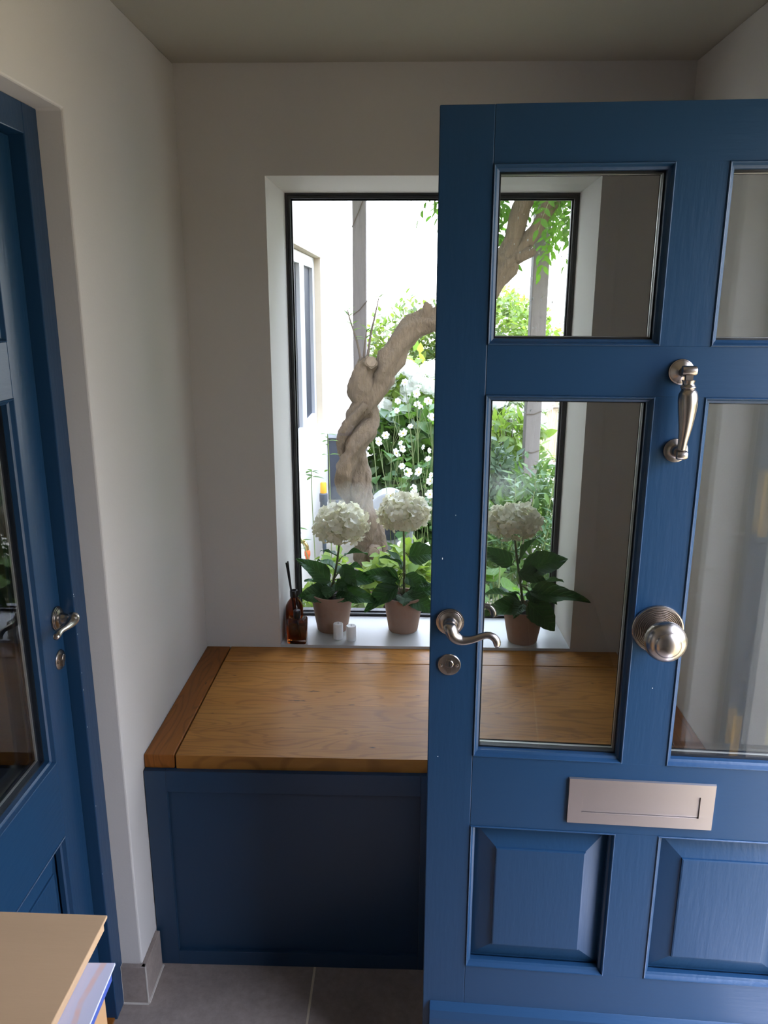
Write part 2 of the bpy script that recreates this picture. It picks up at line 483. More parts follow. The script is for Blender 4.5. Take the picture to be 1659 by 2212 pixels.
# ------------------------------------------------------------------ mesh helper
class M:
    def __init__(self):
        self.v, self.f, self.mi = [], [], []

    def add(self, verts, faces, mi=0):
        k = len(self.v)
        self.v += [tuple(p) for p in verts]
        self.f += [tuple(i + k for i in f) for f in faces]
        self.mi += [mi] * len(faces)
        return self

    def box(self, x0, x1, y0, y1, z0, z1, mi=0):
        v = [(x, y, z) for x in (x0, x1) for y in (y0, y1) for z in (z0, z1)]
        return self.add(v, [(0, 1, 3, 2), (4, 6, 7, 5), (0, 4, 5, 1), (2, 3, 7, 6), (0, 2, 6, 4), (1, 5, 7, 3)], mi)

    def prism(self, poly, y0, y1, mi=0):
        """Outline in (x, z), extruded along y."""
        n = len(poly)
        v = [(x, y0, z) for x, z in poly] + [(x, y1, z) for x, z in poly]
        f = [tuple(range(n)), tuple(reversed(range(n, 2 * n)))]
        f += [(i, i + n, (i + 1) % n + n, (i + 1) % n) for i in range(n)]
        return self.add(v, f, mi)

    def rings(self, x0, x1, z0, z1, prof, mi=0, cap=False):
        """Mitred moulding swept round a rectangle facing -y; prof = [(inset, y), ...]."""
        v, f = [], []
        for ins, y in prof:
            v += [(x0 + ins, y, z0 + ins), (x1 - ins, y, z0 + ins), (x1 - ins, y, z1 - ins), (x0 + ins, y, z1 - ins)]
        for k in range(len(prof) - 1):
            a, b = 4 * k, 4 * k + 4
            for i in range(4):
                j = (i + 1) % 4
                f.append((a + i, a + j, b + j, b + i))
        if cap:
            a = 4 * (len(prof) - 1)
            f.append((a, a + 1, a + 2, a + 3))
        return self.add(v, f, mi)

    def lathe(self, prof, origin=(0, 0, 0), axis=(0, 0, 1), n=32, mi=0):
        """prof = [(radius, height along axis)]"""
        ax = Vector(axis).normalized()
        q = Vector((0, 0, 1)).rotation_difference(ax)
        o = Vector(origin)
        v, f = [], []
        for r, h in prof:
            for i in range(n):
                t = 2 * math.pi * i / n
                v.append(o + q @ Vector((max(r, 1e-5) * math.cos(t), max(r, 1e-5) * math.sin(t), h)))
        for k in range(len(prof) - 1):
            for i in range(n):
                j = (i + 1) % n
                f.append((k * n + i, k * n + j, k * n + n + j, k * n + n + i))
        f.append(tuple(reversed(range(n))))
        f.append(tuple(range((len(prof) - 1) * n, len(prof) * n)))
        return self.add(v, f, mi)

    def tube(self, pts, rad, n=8, mi=0, flat=(1, 1), up=None, knot=0.0, seed=0):
        P = [Vector(p) for p in pts]
        if not isinstance(rad, (list, tuple)):
            rad = [rad] * len(P)
        v, f = [], []
        prev = None
        for k, p in enumerate(P):
            t = (P[min(k + 1, len(P) - 1)] - P[max(k - 1, 0)]).normalized()
            if up is not None:
                a = t.cross(Vector(up)).normalized()
            elif prev is None:
                h = Vector((0, 1, 0)) if abs(t.y) < 0.9 else Vector((1, 0, 0))
                a = t.cross(h).normalized()
            else:
                a = (prev - t * prev.dot(t)).normalized()
            prev = a
            b = a.cross(t).normalized()
            for i in range(n):
                th = 2 * math.pi * i / n
                r = rad[k]
                q = p + (a * math.cos(th) * flat[0] + b * math.sin(th) * flat[1]) * r
                if knot:
                    q += (q - p) * knot * 0.45 * math.sin(5 * th + 0.9 * k * 0.35 + seed + 2.5 * noise.noise(p * 5))
                    q += (q - p) * knot * noise.noise(q * 8 + Vector((seed, 0, 0))) * 2.0
                    q += (q - p) * knot * 0.7 * noise.noise(q * 30 + Vector((seed, 5, 0)))
                v.append(q)
        for k in range(len(P) - 1):
            for i in range(n):
                j = (i + 1) % n
                f.append((k * n + i, k * n + j, k * n + n + j, k * n + n + i))
        f.append(tuple(reversed(range(n))))
        f.append(tuple(range((len(P) - 1) * n, len(P) * n)))
        return self.add(v, f, mi)

    def ball(self, c, r, nu=12, nv=8, mi=0):
        c = Vector(c)
        rr = r if isinstance(r, (tuple, list)) else (r, r, r)
        v, f = [], []
        for k in range(nv + 1):
            ph = math.pi * k / nv
            for i in range(nu):
                t = 2 * math.pi * i / nu
                s = max(math.sin(ph), 1e-4)
                v.append(c + Vector((rr[0] * s * math.cos(t), rr[1] * s * math.sin(t), rr[2] * math.cos(ph))))
        for k in range(nv):
            for i in range(nu):
                j = (i + 1) % nu
                f.append((k * nu + i, k * nu + nu + i, k * nu + nu + j, k * nu + j))
        return self.add(v, f, mi)

    def mesh(self, name, mats, smooth=False):
        me = bpy.data.meshes.new(name)
        me.from_pydata(self.v, [], self.f)
        for m in (mats if isinstance(mats, (list, tuple)) else [mats]):
            me.materials.append(m)
        for p, i in zip(me.polygons, self.mi):
            p.material_index = i
        bm = bmesh.new()
        bm.from_mesh(me)
        bmesh.ops.recalc_face_normals(bm, faces=bm.faces)
        bm.to_mesh(me)
        bm.free()
        if smooth:
            me.shade_smooth()
            me.set_sharp_from_angle(angle=math.radians(smooth if smooth is not True else 40))
        return me

    def build(self, name, mats, parent=None, smooth=False, bevel=0.0, loc=None):
        o = bpy.data.objects.new(name, self.mesh(name, mats, smooth))
        COL.objects.link(o)
        o.parent = parent
        if loc is not None:
            o.location = loc
        if bevel:
            md = o.modifiers.new('bevel', 'BEVEL')
            md.width = bevel
            md.segments = 2
            md.limit_method = 'ANGLE'
            md.angle_limit = math.radians(50)
        return o


def tag(o, label=None, cat=None, group=None, kind=None):
    for k, v in (('label', label), ('category', cat), ('group', group), ('kind', kind)):
        if v:
            o[k] = v
    return o


def empty(name, loc=(0, 0, 0), rz=0.0, **kw):
    o = bpy.data.objects.new(name, None)
    o.empty_display_size = 0.05
    COL.objects.link(o)
    o.location = loc
    o.rotation_euler = (0, 0, rz)
    return tag(o, **kw)


def inst(name, mesh, parent, mat):
    o = bpy.data.objects.new(name, mesh)
    COL.objects.link(o)
    o.parent = parent
    o.matrix_local = mat
    return o


def spline(pts, per=6):
    """Catmull-Rom through points that may carry extra values (radius)."""
    P = [np.array(p, float) for p in pts]
    P = [2 * P[0] - P[1]] + P + [2 * P[-1] - P[-2]]
    out = []
    for k in range(1, len(P) - 2):
        a, b, c, d = P[k - 1:k + 3]
        for s in range(per):
            t = s / per
            out.append(0.5 * (2 * b + (c - a) * t + (2 * a - 5 * b + 4 * c - d) * t * t + (3 * b - a - 3 * c + d) * t ** 3))
    out.append(P[-2])
    return out


def stube(m, pts, per=6, n=10, **kw):
    s = spline(pts, per)
    return m.tube([p[:3] for p in s], [float(p[3]) for p in s], n, **kw)


def struct(o, label, cat):
    return tag(o, label, cat, kind='structure')


# ------------------------------------------------------------------ room shell
XL, XR, YB, H, YF = -0.644, 0.765, 2.35, 2.33, -1.9
WT = 0.618                                       # worktop height

# floor: grout bed with stone tiles laid as parts
floor = M().box(-0.75, 1.05, YF - 0.1, YB + 0.3, -0.12, -0.0012).build('floor', GROUT)
struct(floor, 'dark grey stone tiled porch floor with pale grout joint', 'floor')
xs = [XL - 0.1, -0.228, 0.372, 0.98]
ys = [YF, -1.1, -0.5, 0.1, 0.7, 1.3, 1.9, YB]
for i in range(len(xs) - 1):
    for j in range(len(ys) - 1):
        g = 0.003
        M().box(xs[i] + g, xs[i + 1] - g, ys[j] + g, ys[j + 1] - g, -0.01, 0.0).build('floor_tile', TILE, floor, bevel=0.001)

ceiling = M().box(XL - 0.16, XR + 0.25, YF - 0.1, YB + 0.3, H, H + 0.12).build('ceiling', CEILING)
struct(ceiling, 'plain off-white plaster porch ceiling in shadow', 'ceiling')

# left wall with the recessed inner doorway
DL0, DL1, DLT = 0.62, 1.582, 2.049
def wall_outline(x0, x1, pts):
    """Wall seen side-on: outline in (y, z) given thickness x0..x1."""
    n = len(pts)
    m = M()
    m.add([(x0, y, z) for y, z in pts] + [(x1, y, z) for y, z in pts],
          [tuple(range(n)), tuple(reversed(range(n, 2 * n)))] + [(k, (k + 1) % n, (k + 1) % n + n, k + n) for k in range(n)])
    return m


w = wall_outline(XL - 0.16, XL, [(YF, 0), (DL0, 0), (DL0, DLT), (DL1, DLT), (DL1, 0), (YB + 0.3, 0), (YB + 0.3, H), (YF, H)])
struct(w.build('wall_left', PLASTER, bevel=0.004), 'pale plaster wall left of the bench holding the recessed blue door', 'wall')

# back wall with a splayed window opening
WX0, WX1, WZ1 = -0.4027, 0.5351, 2.046
FX0, FX1, FZ1 = -0.3853, 0.5273, 2.0324
YG = YB + 0.247
w = M()
for y, x0, x1, z1 in ((YB, WX0, WX1, WZ1), (YG, FX0, FX1, FZ1)):
    pass
A = [(XL, YB, 0), (XR + 0.25, YB, 0), (XR + 0.25, YB, H), (XL, YB, H)]
a = [(WX0, YB, 0.6), (WX1, YB, 0.6), (WX1, YB, WZ1), (WX0, YB, WZ1)]
b_ = [(FX0, YG, 0.6), (FX1, YG, 0.6), (FX1, YG, FZ1), (FX0, YG, FZ1)]
c_ = [(FX0, YB + 0.3, 0.6), (FX1, YB + 0.3, 0.6), (FX1, YB + 0.3, FZ1), (FX0, YB + 0.3, FZ1)]
B = [(x, YB + 0.3, z) for x, _, z in A]
vs = A + a + b_ + c_ + B
fs = []
for k in range(4):
    for i in range(4):
        j = (i + 1) % 4
        fs.append((4 * k + i, 4 * k + j, 4 * k + 4 + j, 4 * k + 4 + i))
for i in range(4):
    j = (i + 1) % 4
    fs.append((16 + i, 16 + j, j, i))
w.add(vs, fs)
struct(w.build('wall_back', PLASTER), 'grey-white plaster wall behind the bench with the deep window reveal', 'wall')

# right wall with the front doorway
DR0, DR1, DRT = 0.47, 1.362, 2.05
SX = XR + 0.25
w = wall_outline(XR, SX, [(YF, 0), (DR0, 0), (DR0, DRT), (DR1, DRT), (DR1, 0), (YB, 0), (YB, H), (YF, H)])
struct(w.build('wall_right', PLASTER, bevel=0.003), 'plaster wall on the right above and behind the open blue door', 'wall')

w = M().box(XL - 0.16, SX, YF - 0.12, YF, 0, H)
struct(w.build('wall_front', PLASTER), 'plaster end wall of the porch behind the viewer', 'wall')

# skirting tiles round the plaster pier on the left
sk = M()
struct(M().box(XL, XL + 0.012, DL1 - 0.012, 1.688, 0, 0.112).build('baseboard_left', TILE, bevel=0.0015),
       'grey stone skirting tile along the pier beside the cabinet', 'skirting')
bf = M().box(XL - 0.05, XL + 0.011, DL1 - 0.013, DL1 - 0.001, 0, 0.112)
struct(bf.build('baseboard_pier', TILE, bevel=0.0015), 'dark grey stone skirting tile on the end of the door reveal', 'skirting')

JOINT = simple('pale_tile_joint', (0.52, 0.48, 0.43), 0.9, var=0.1, scale=30)
for nm, b_ in (('tile_joint', (XL + 0.0105, XL + 0.0135, DL1 - 0.0135, DL1 - 0.0105, 0, 0.1125)), ('tile_joint', (XL - 0.05, XL + 0.0135, DL1 - 0.016, DL1 - 0.012, 0.0, 0.004)),
               ('tile_joint', (XL + 0.011, XL + 0.016, DL1 - 0.012, 1.688, 0.0, 0.004)), ('tile_joint', (XL - 0.0515, XL - 0.0495, DL1 - 0.0135, DL1 - 0.001, 0, 0.1125))):
    M().box(*b_).build(nm, JOINT, bpy.data.objects['baseboard_pier'])

# window in the back wall
win = empty('window_1', (0, 0, 0))
struct(win, 'tall fixed window in a slim anthracite frame looking onto the garden', 'window')
fr = M()
SZ = 0.6215
fr.rings(FX0, FX1, SZ, FZ1, [(0, YG + 0.05), (0, YG), (0.006, YG), (0.0065, YG + 0.004), (0.009, YG + 0.004), (0.0095, YG), (0.016, YG), (0.017, YG + 0.018), (0.017, YG + 0.05)])
fr.build('window_frame', FRAMEGREY, win)
gk = M().rings(FX0 + 0.0165, FX1 - 0.0165, SZ + 0.0165, FZ1 - 0.0165, [(0, YG + 0.019), (0, YG + 0.016), (0.004, YG + 0.014), (0.0045, YG + 0.02)])
gk.build('gasket', GASKET, win)
M().add([(FX0 + 0.018, YG + 0.02, SZ + 0.018), (FX1 - 0.018, YG + 0.02, SZ + 0.018), (FX1 - 0.018, YG + 0.02, FZ1 - 0.018), (FX0 + 0.018, YG + 0.02, FZ1 - 0.018)],
        [(0, 1, 2, 3)]).build('pane', PANE_WINDOW, win)
dr = M()
for k in range(90):
    x = random.gauss(0.42, 0.045) if k < 70 else random.uniform(0.2, 0.5)
    z = random.uniform(1.35, 2.0)
    if not FX0 + 0.03 < x < FX1 - 0.03:
        continue
    s = random.uniform(0.0008, 0.0022)
    dr.ball((x, YG + 0.022, z), (s, 0.0008, s * random.uniform(1, 2.4)), 6, 4)
tag(dr.build('rain_spots', WAX, win), kind='stuff')
M().prism([(WX0 + 0.0005, 0.6), (WX1 - 0.0005, 0.6), (WX1 - 0.0005, 0.627), (WX0 + 0.0005, 0.627)], YB - 0.001, YB + 0.002).build('sill_nosing', SILL, win)
sl = M()
sl.add([(WX0, YB, 0.6), (WX1, YB, 0.6), (FX1, YG + 0.01, 0.6), (FX0, YG + 0.01, 0.6), (WX0, YB, 0.627), (WX1, YB, 0.627), (FX1, YG + 0.01, 0.627), (FX0, YG + 0.01, 0.627)],
       [(0, 3, 2, 1), (4, 5, 6, 7), (0, 1, 5, 4), (1, 2, 6, 5), (2, 3, 7, 6), (3, 0, 4, 7)])
sl.build('window_sill', SILL, win, bevel=0.0015)

# front door frame in the right wall
tf = empty('trim_1', (0, 0, 0))
struct(tf, 'pale blue front door frame with metal strike plates, reflected in the glass', 'door frame')
JX0, JX1 = XR + 0.097, XR + 0.165
M().box(JX0, JX1, DR0, DR0 + 0.045, 0, DRT).build('jamb', BLUE, tf, bevel=0.002)
M().box(JX0 + 0.003, JX1, DR1 - 0.010, DR1, 0, DRT).build('jamb', BLUE, tf, bevel=0.001)
M().box(JX0, JX1, DR0 + 0.045, DR1 - 0.010, DRT - 0.04, DRT).build('head', BLUE_RAIL, tf, bevel=0.002)
M().box(XR + 0.02, JX1, DR0 + 0.045, DR1 - 0.012, 0.0, 0.012).build('threshold', NICKEL_PLATE, tf)
for z in (0.35, 1.08, 1.62):
    M().box(JX0 + 0.02, JX0 + 0.045, DR0 + 0.045, DR0 + 0.0465, z, z + 0.18).build('strike_plate', BRASS, tf)

# hall behind the inner door
hw = M()
hw.box(-2.6, -2.5, 0.0, 2.2, -0.1, 2.5)
hw.box(-2.5, XL - 0.16, -0.1, 0.0, -0.1, 2.5)
hw.box(-2.5, XL - 0.16, 2.1, 2.2, -0.1, 2.5)
hw.box(-2.5, XL - 0.16, 0.0, 2.1, 2.4, 2.5)
hw.box(-2.5, XL - 0.1, 0.0, 2.1, -0.1, -0.012)
struct(hw.build('wall_hallway', HALL), 'dark hallway walls behind the glass of the inner blue door', 'wall')


# ------------------------------------------------------------------ doors
def mould(m, x0, x1, z0, z1):
    """bead and ogee moulding that closes an opening in the door face (y = 0)."""
    m.rings(x0 - 0.0015, x1 + 0.0015, z0 - 0.0015, z1 + 0.0015,
            [(0, 0.004), (0.0015, 0.0035), (0.0015, -0.0012), (0.003, -0.0026), (0.0045, -0.0018), (0.0055, 0.001), (0.0075, 0.0055), (0.0105, 0.0075), (0.0115, 0.0085), (0.0115, 0.019)])


def glazing(root, x0, x1, z0, z1, back=0.054):
    mm = M()
    mould(mm, x0, x1, z0, z1)
    mm.build('moulding', BLUE, root, smooth=30)
    bm_ = M()
    bm_.rings(x0 - 0.001, x1 + 0.001, z0 - 0.001, z1 + 0.001, [(0, back), (0.004, back), (0.012, back - 0.012), (0.012, 0.043)])
    bm_.build('glazing_bead', BLUE, root)
    g = M()
    for y in (0.019, 0.041):
        g.add([(x0, y, z0), (x1, y, z0), (x1, y, z1), (x0, y, z1)], [(0, 1, 2, 3)])
    pane = g.build('pane', PANE, root)
    s = M()
    s.rings(x0, x1, z0, z1, [(0.0, 0.0195), (0.013, 0.0195), (0.013, 0.0225)], 0)
    s.rings(x0, x1, z0, z1, [(0.013, 0.0225), (0.0132, 0.0315)], 0)
    s.rings(x0, x1, z0, z1, [(0.0132, 0.0315), (0.0138, 0.0317), (0.0138, 0.0365), (0.0132, 0.0367)], 1)
    s.rings(x0, x1, z0, z1, [(0.0132, 0.0367), (0.013, 0.0405)], 0)
    s.rings(x0, x1, z0, z1, [(0.014, 0.0415), (0.0, 0.0415)], 0)
    s.build('spacer_bar', [GASKET, SPACER], pane)


def raised_panel(root, x0, x1, z0, z1):
    mm = M()
    mould(mm, x0, x1, z0, z1)
    mm.build('moulding', BLUE, root, smooth=30)
    p = M()
    p.rings(x0, x1, z0, z1, [(0.008, 0.024), (0.012, 0.0235), (0.052, 0.009), (0.0525, 0.0055), (0.055, 0.0045)], cap=True)
    p.build('raised_panel', BLUE, root)
    M().box(x0, x1, 0.03, 0.05, z0, z1).build('panel_back', BLUE, root)


def lever_set(root, cx, cz, side=1, face=0.0, out=-1, mat=NICKEL, dip=1.0, reach=0.044):
    """Scroll lever on a stepped round rose. out = -1 outside face, +1 inside face."""
    ax = (0, out, 0)
    r = M()
    r.lathe([(0.0255, 0), (0.026, 0.002), (0.0255, 0.004), (0.0235, 0.0045), (0.0232, 0.006), (0.021, 0.0066), (0.0208, 0.008), (0.0175, 0.0095), (0.0135, 0.0105),
             (0.0125, 0.0105), (0.0122, 0.016), (0.0105, 0.0185), (0.0100, 0.024), (0.0095, 0.036)], (cx, face, cz), ax, 40)
    rose = r.build('lever_rose', mat, root, smooth=35)
    m = M()
    y = face + out * reach
    s = side
    pts = [(cx, face + out * 0.030, cz + 0.003, 0.0095), (cx, y - out * 0.003, cz + 0.005, 0.0105), (cx + s * 0.003, y, cz - 0.001, 0.0108), (cx + s * 0.009, y, cz - 0.011, 0.0100),
           (cx + s * 0.022, y, cz - 0.0175, 0.0080), (cx + s * 0.040, y, cz - 0.0150, 0.0062), (cx + s * 0.056, y, cz - 0.0085, 0.0056), (cx + s * 0.067, y, cz - 0.0055, 0.0056),
           (cx + s * 0.077, y, cz - 0.0090, 0.0060), (cx + s * 0.083, y, cz - 0.0165, 0.0064), (cx + s * 0.0835, y, cz - 0.0235, 0.0060), (cx + s * 0.080, y, cz - 0.0265, 0.0035)]
    pts = [(x, yy, cz + 0.005 + (z - cz - 0.005) * dip, r_) for x, yy, z, r_ in pts]
    stube(m, pts, 5, 14, flat=(0.85, 1.15))
    m.build('lever', mat, rose, smooth=50)
    return rose


def escutcheon(root, cx, cz, face=0.0, out=-1):
    ax = (0, out, 0)
    e = M().lathe([(0.0214, 0), (0.0216, 0.0015), (0.0205, 0.003), (0.012, 0.0042), (0.001, 0.0045)], (cx, face, cz), ax, 36)
    ro = e.build('keyhole_rose', NICKEL, root, smooth=35)
    c = M().lathe([(0.0075, 0.004), (0.0075, 0.009), (0.0065, 0.0098), (0.0005, 0.0098)], (cx + 0.0005, face, cz + 0.005), ax, 24)
    c.box(cx - 0.004, cx + 0.004, min(face + out * 0.003, face + out * 0.008), max(face + out * 0.003, face + out * 0.008), cz - 0.014, cz - 0.001)
    c.build('lock_cylinder', NICKEL, ro, smooth=35)
    k = M().box(cx - 0.0010, cx + 0.0020, min(face + out * 0.0095, face + out * 0.0103), max(face + out * 0.0095, face + out * 0.0103), cz + 0.0005, cz + 0.0095)
    k.build('keyhole', GASKET, ro)
    for s in (-1, 1):
        M().lathe([(0.003, 0.003), (0.003, 0.0046), (0.0015, 0.0052), (0.0003, 0.0053)], (cx + s * 0.0145, face, cz), ax, 12).build('screw', NICKEL, ro, smooth=35)


DA = math.radians(3.288)
door = empty('door_1', (0.0472, 1.3445, 0.0), -DA)
struct(door, 'open blue panelled front door with four glass panes and a letter plate', 'door')
DW, T = 0.8144, 0.054
A0, A1, B0, B1 = 0.0867, 0.367, 0.4474, 0.7277
Z0, Z1 = 0.02, 2.0003
for x0, x1 in ((0, A0), (B1, DW)):
    M().box(x0, x1, 0, T, Z0, Z1).build('stile', BLUE, door, bevel=0.0018)
for z0, z1 in ((0.371, 0.7085), (0.862, 1.552), (1.6346, 1.9145)):
    M().box(A1, B0, 0, T, z0, z1).build('mullion', BLUE, door)
for z0, z1 in ((1.9145, Z1), (1.552, 1.6346), (0.7085, 0.862), (Z0, 0.371)):
    M().box(A0, B1, 0, T, z0, z1).build('rail', BLUE_RAIL, door, bevel=0.0006)
for x0, x1 in ((A0, A1), (B0, B1)):
    glazing(door, x0, x1, 1.6346, 1.9145)
    glazing(door, x0, x1, 0.862, 1.552)
    raised_panel(door, x0, x1, 0.371, 0.7085)
wb = M()
for x0, x1 in ((0.0145, DW - 0.012),):
    prof = [(0, 0.276), (-0.012, 0.262), (-0.016, 0.245), (-0.03, 0.075), (-0.03, 0.06), (-0.022, 0.05), (0, 0.05)]
    n = len(prof)
    wb.add([(x0, y, z) for y, z in prof] + [(x1, y, z) for y, z in prof],
           [tuple(range(n)), tuple(reversed(range(n, 2 * n)))] + [(i, (i + 1) % n, (i + 1) % n + n, i + n) for i in range(n)])
wb.build('weather_bar', BLUE_RAIL, door, bevel=0.001)
lever_set(door, 0.0368, 1.1379, 1, 0.0, -1)
lever_set(door, 0.0368, 1.1379, 1, T, 1)
escutcheon(door, 0.0369, 1.0515, 0.0, -1)
escutcheon(door, 0.0369, 1.0515, T, 1)

# reeded centre knob
kn = M()
prof = [(0.0452, 0), (0.0455, 0.003), (0.0445, 0.0052), (0.0425, 0.0056), (0.0422, 0.0042)]
r0 = 0.0415
for k in range(9):
    r = r0 - k * 0.0029
    h = 0.0045 + 0.0008 * k
    prof += [(r, h), (r - 0.0008, h + 0.0019), (r - 0.0017, h + 0.0019), (r - 0.0026, h + 0.0001)]
prof += [(0.0145, 0.0125), (0.0135, 0.014), (0.012, 0.016)]
kn.lathe(prof, (0.4076, 0, 1.1381), (0, -1, 0), 64)
rose = kn.build('knob_rose', NICKEL, door, smooth=25)
kb = M()
prof = [(0.0115, 0.012), (0.0105, 0.020), (0.012, 0.026), (0.017, 0.030)]
for k in range(14):
    t = k / 13
    r = 0.0195 + 0.0165 * math.sin(t * math.pi / 2)
    h = 0.031 + 0.024 * t
    prof += [(r - 0.0004, h), (r + 0.0003, h + 0.0006), (r + 0.0003, h + 0.0010)]
prof += [(0.0362, 0.0575), (0.0358, 0.061), (0.0340, 0.066), (0.0300, 0.0705), (0.0250, 0.0740), (0.0225, 0.0750), (0.0215, 0.0765), (0.019, 0.0785), (0.013, 0.0815), (0.006, 0.0828), (0.0004, 0.083)]
kb.lathe(prof, (0.4076, 0, 1.1381), (0, -1, 0), 56)
kb.build('knob', NICKEL, rose, smooth=30)

# doctor's knocker
kc = M().lathe([(0.0208, 0), (0.0212, 0.002), (0.0205, 0.004), (0.019, 0.005), (0.0185, 0.0045), (0.012, 0.0075), (0.007, 0.012), (0.006, 0.022)], (0.4045, 0, 1.5937), (0, -1, 0), 36)
kc.box(0.3995, 0.4095, -0.034, -0.006, 1.589, 1.600)
kr = kc.build('knocker_rose', NICKEL, door, smooth=35)
kp = M()
kp.lathe([(0.0045, 0), (0.0075, 0.0012), (0.0082, 0.004), (0.0082, 0.0205), (0.0072, 0.0235), (0.0030, 0.0248), (0.0003, 0.025)], (0.3960, -0.033, 1.5980), (1, 0, 0), 20)
kp.box(0.4030, 0.4145, -0.0375, -0.0285, 1.5800, 1.5960)
stube(kp, [(0.4090, -0.033, 1.583, 0.0109), (0.4090, -0.033, 1.5775, 0.0092), (0.4092, -0.033, 1.5750, 0.0102), (0.4092, -0.033, 1.5722, 0.0125), (0.4092, -0.033, 1.5705, 0.0118), (0.4094, -0.033, 1.568, 0.0105),
           (0.4098, -0.034, 1.562, 0.0143), (0.4100, -0.035, 1.553, 0.0156), (0.4106, -0.0355, 1.541, 0.0151), (0.4108, -0.035, 1.522, 0.0128), (0.4106, -0.034, 1.503, 0.0102), (0.4098, -0.032, 1.485, 0.0079), (0.4092, -0.030, 1.470, 0.0072)], 4, 18)
kp.lathe([(0.0045, 0), (0.0072, 0.001), (0.0080, 0.004), (0.0080, 0.014), (0.0066, 0.0175), (0.003, 0.0188), (0.0003, 0.019)], (0.4015, -0.029, 1.4600), (1, 0, 0), 20)
kp.build('knocker_arm', NICKEL, kr, smooth=40)
ks = M().lathe([(0.0200, 0), (0.0205, 0.002), (0.0200, 0.0042), (0.0180, 0.005), (0.0150, 0.005), (0.0105, 0.008), (0.0095, 0.016), (0.0080, 0.0205), (0.0004, 0.0215)], (0.4075, 0, 1.4630), (0, -1, 0), 36)
ks.build('knocker_strike', NICKEL, door, smooth=35)

# letter plate
lp = M()
LX0, LX1, LZ0, LZ1 = 0.271, 0.544, 0.7303, 0.8283
IX0, IX1, IZ0, IZ1 = 0.2977, 0.517, 0.7552, 0.8010
def frame_faces(m, o, i, y0, yi):
    (ox0, ox1, oz0, oz1), (x0, x1, z0, z1) = o, i
    v = [(ox0, y0 + 0.005, oz0), (ox1, y0 + 0.005, oz0), (ox1, y0 + 0.005, oz1), (ox0, y0 + 0.005, oz1),
         (ox0 + 0.001, y0, oz0 + 0.001), (ox1 - 0.001, y0, oz0 + 0.001), (ox1 - 0.001, y0, oz1 - 0.001), (ox0 + 0.001, y0, oz1 - 0.001),
         (x0, y0, z0), (x1, y0, z0), (x1, y0, z1), (x0, y0, z1), (x0, yi, z0), (x1, yi, z0), (x1, yi, z1), (x0, yi, z1)]
    f = []
    for k in range(3):
        for q in range(4):
            j = (q + 1) % 4
            f.append((4 * k + q, 4 * k + j, 4 * k + 4 + j, 4 * k + 4 + q))
    m.add(v, f)
frame_faces(lp, (LX0, LX1, LZ0, LZ1), (IX0, IX1, IZ0, IZ1), -0.0055, -0.0005)
plate = lp.build('letter_plate', NICKEL_PLATE, door)
M().box(IX0 + 0.0006, IX1 - 0.0006, -0.0022, -0.0004, IZ0 + 0.0006, IZ1 - 0.0006).build('letter_flap', NICKEL_PLATE, plate, bevel=0.0003)

CHIP = simple('bare_primer', (0.75, 0.75, 0.72), 0.8, var=0.05)
qc = random.Random(4)
ch_ = M()
for k in range(16):
    u_, z_ = (B0 + 0.0005, qc.uniform(0.60, 0.70)) if k < 8 else ((A1 - 0.001, qc.uniform(0.40, 0.62)) if k < 12 else (qc.uniform(0.005, 0.8), qc.uniform(0.4, 1.9)))
    if k >= 12 and (A0 < u_ < A1 or B0 < u_ < B1):
        u_ = 0.02
    r_ = qc.uniform(0.0004, 0.0008)
    ch_.ball((u_, -0.0006, z_), (r_, 0.0004, r_ * qc.uniform(1, 3)), 6, 4)
tag(ch_.build('paint_chips', CHIP, door), kind='stuff')

# inner door in the left wall
LW = 0.82
LY = 1.5195
idoor = empty('door_2', (-0.722, LY - LW, 0.0), math.radians(90))
struct(idoor, 'blue glazed inner door in the left wall, seen at a steep angle', 'door')
S0 = 0.095
for x0, x1 in ((0, S0), (LW - S0, LW)):
    M().box(x0, x1, 0, T, 0.01, 1.992).build('stile', BLUE, idoor, bevel=0.0018)
for z0, z1 in ((1.905, 1.992), (1.531, 1.632), (0.598, 0.774), (0.01, 0.23)):
    M().box(S0, LW - S0, 0, T, z0, z1).build('rail', BLUE_RAIL, idoor, bevel=0.0006)
hx = LW / 2 - 0.035
M().box(hx, hx + 0.07, 0, T, 1.632, 1.905).build('mullion', BLUE, idoor)
M().box(hx, hx + 0.07, 0, T, 0.23, 0.598).build('mullion', BLUE, idoor)
for x0, x1 in ((S0, hx), (hx + 0.07, LW - S0)):
    glazing(idoor, x0, x1, 1.632, 1.905)
    raised_panel(idoor, x0, x1, 0.23, 0.598)
glazing(idoor, S0, LW - S0, 0.774, 1.531)
lever_set(idoor, LW - 0.024, 1.068, -1, dip=0.35, reach=0.038)
escutcheon(idoor, LW - 0.028, 0.977)
# its frame
t2 = empty('trim_2', (0, 0, 0))
struct(t2, 'blue painted frame round the inner door in the left wall', 'door frame')
M().box(-0.79, -0.694, 1.5225, DL1 - 0.0005, 0, DLT - 0.0005).build('jamb', BLUE, t2, bevel=0.002)
M().box(-0.79, -0.694, DL0 + 0.0005, LY - LW - 0.003, 0, DLT - 0.0005).build('jamb', BLUE, t2, bevel=0.002)
M().box(-0.79, -0.694, LY - LW - 0.003, 1.5225, 1.995, DLT - 0.0005).build('head', BLUE_RAIL, t2, bevel=0.002)
M().box(-0.80, -0.70, LY - LW, 1.522, -0.012, 0.006).build('threshold', OAK_Y, t2)

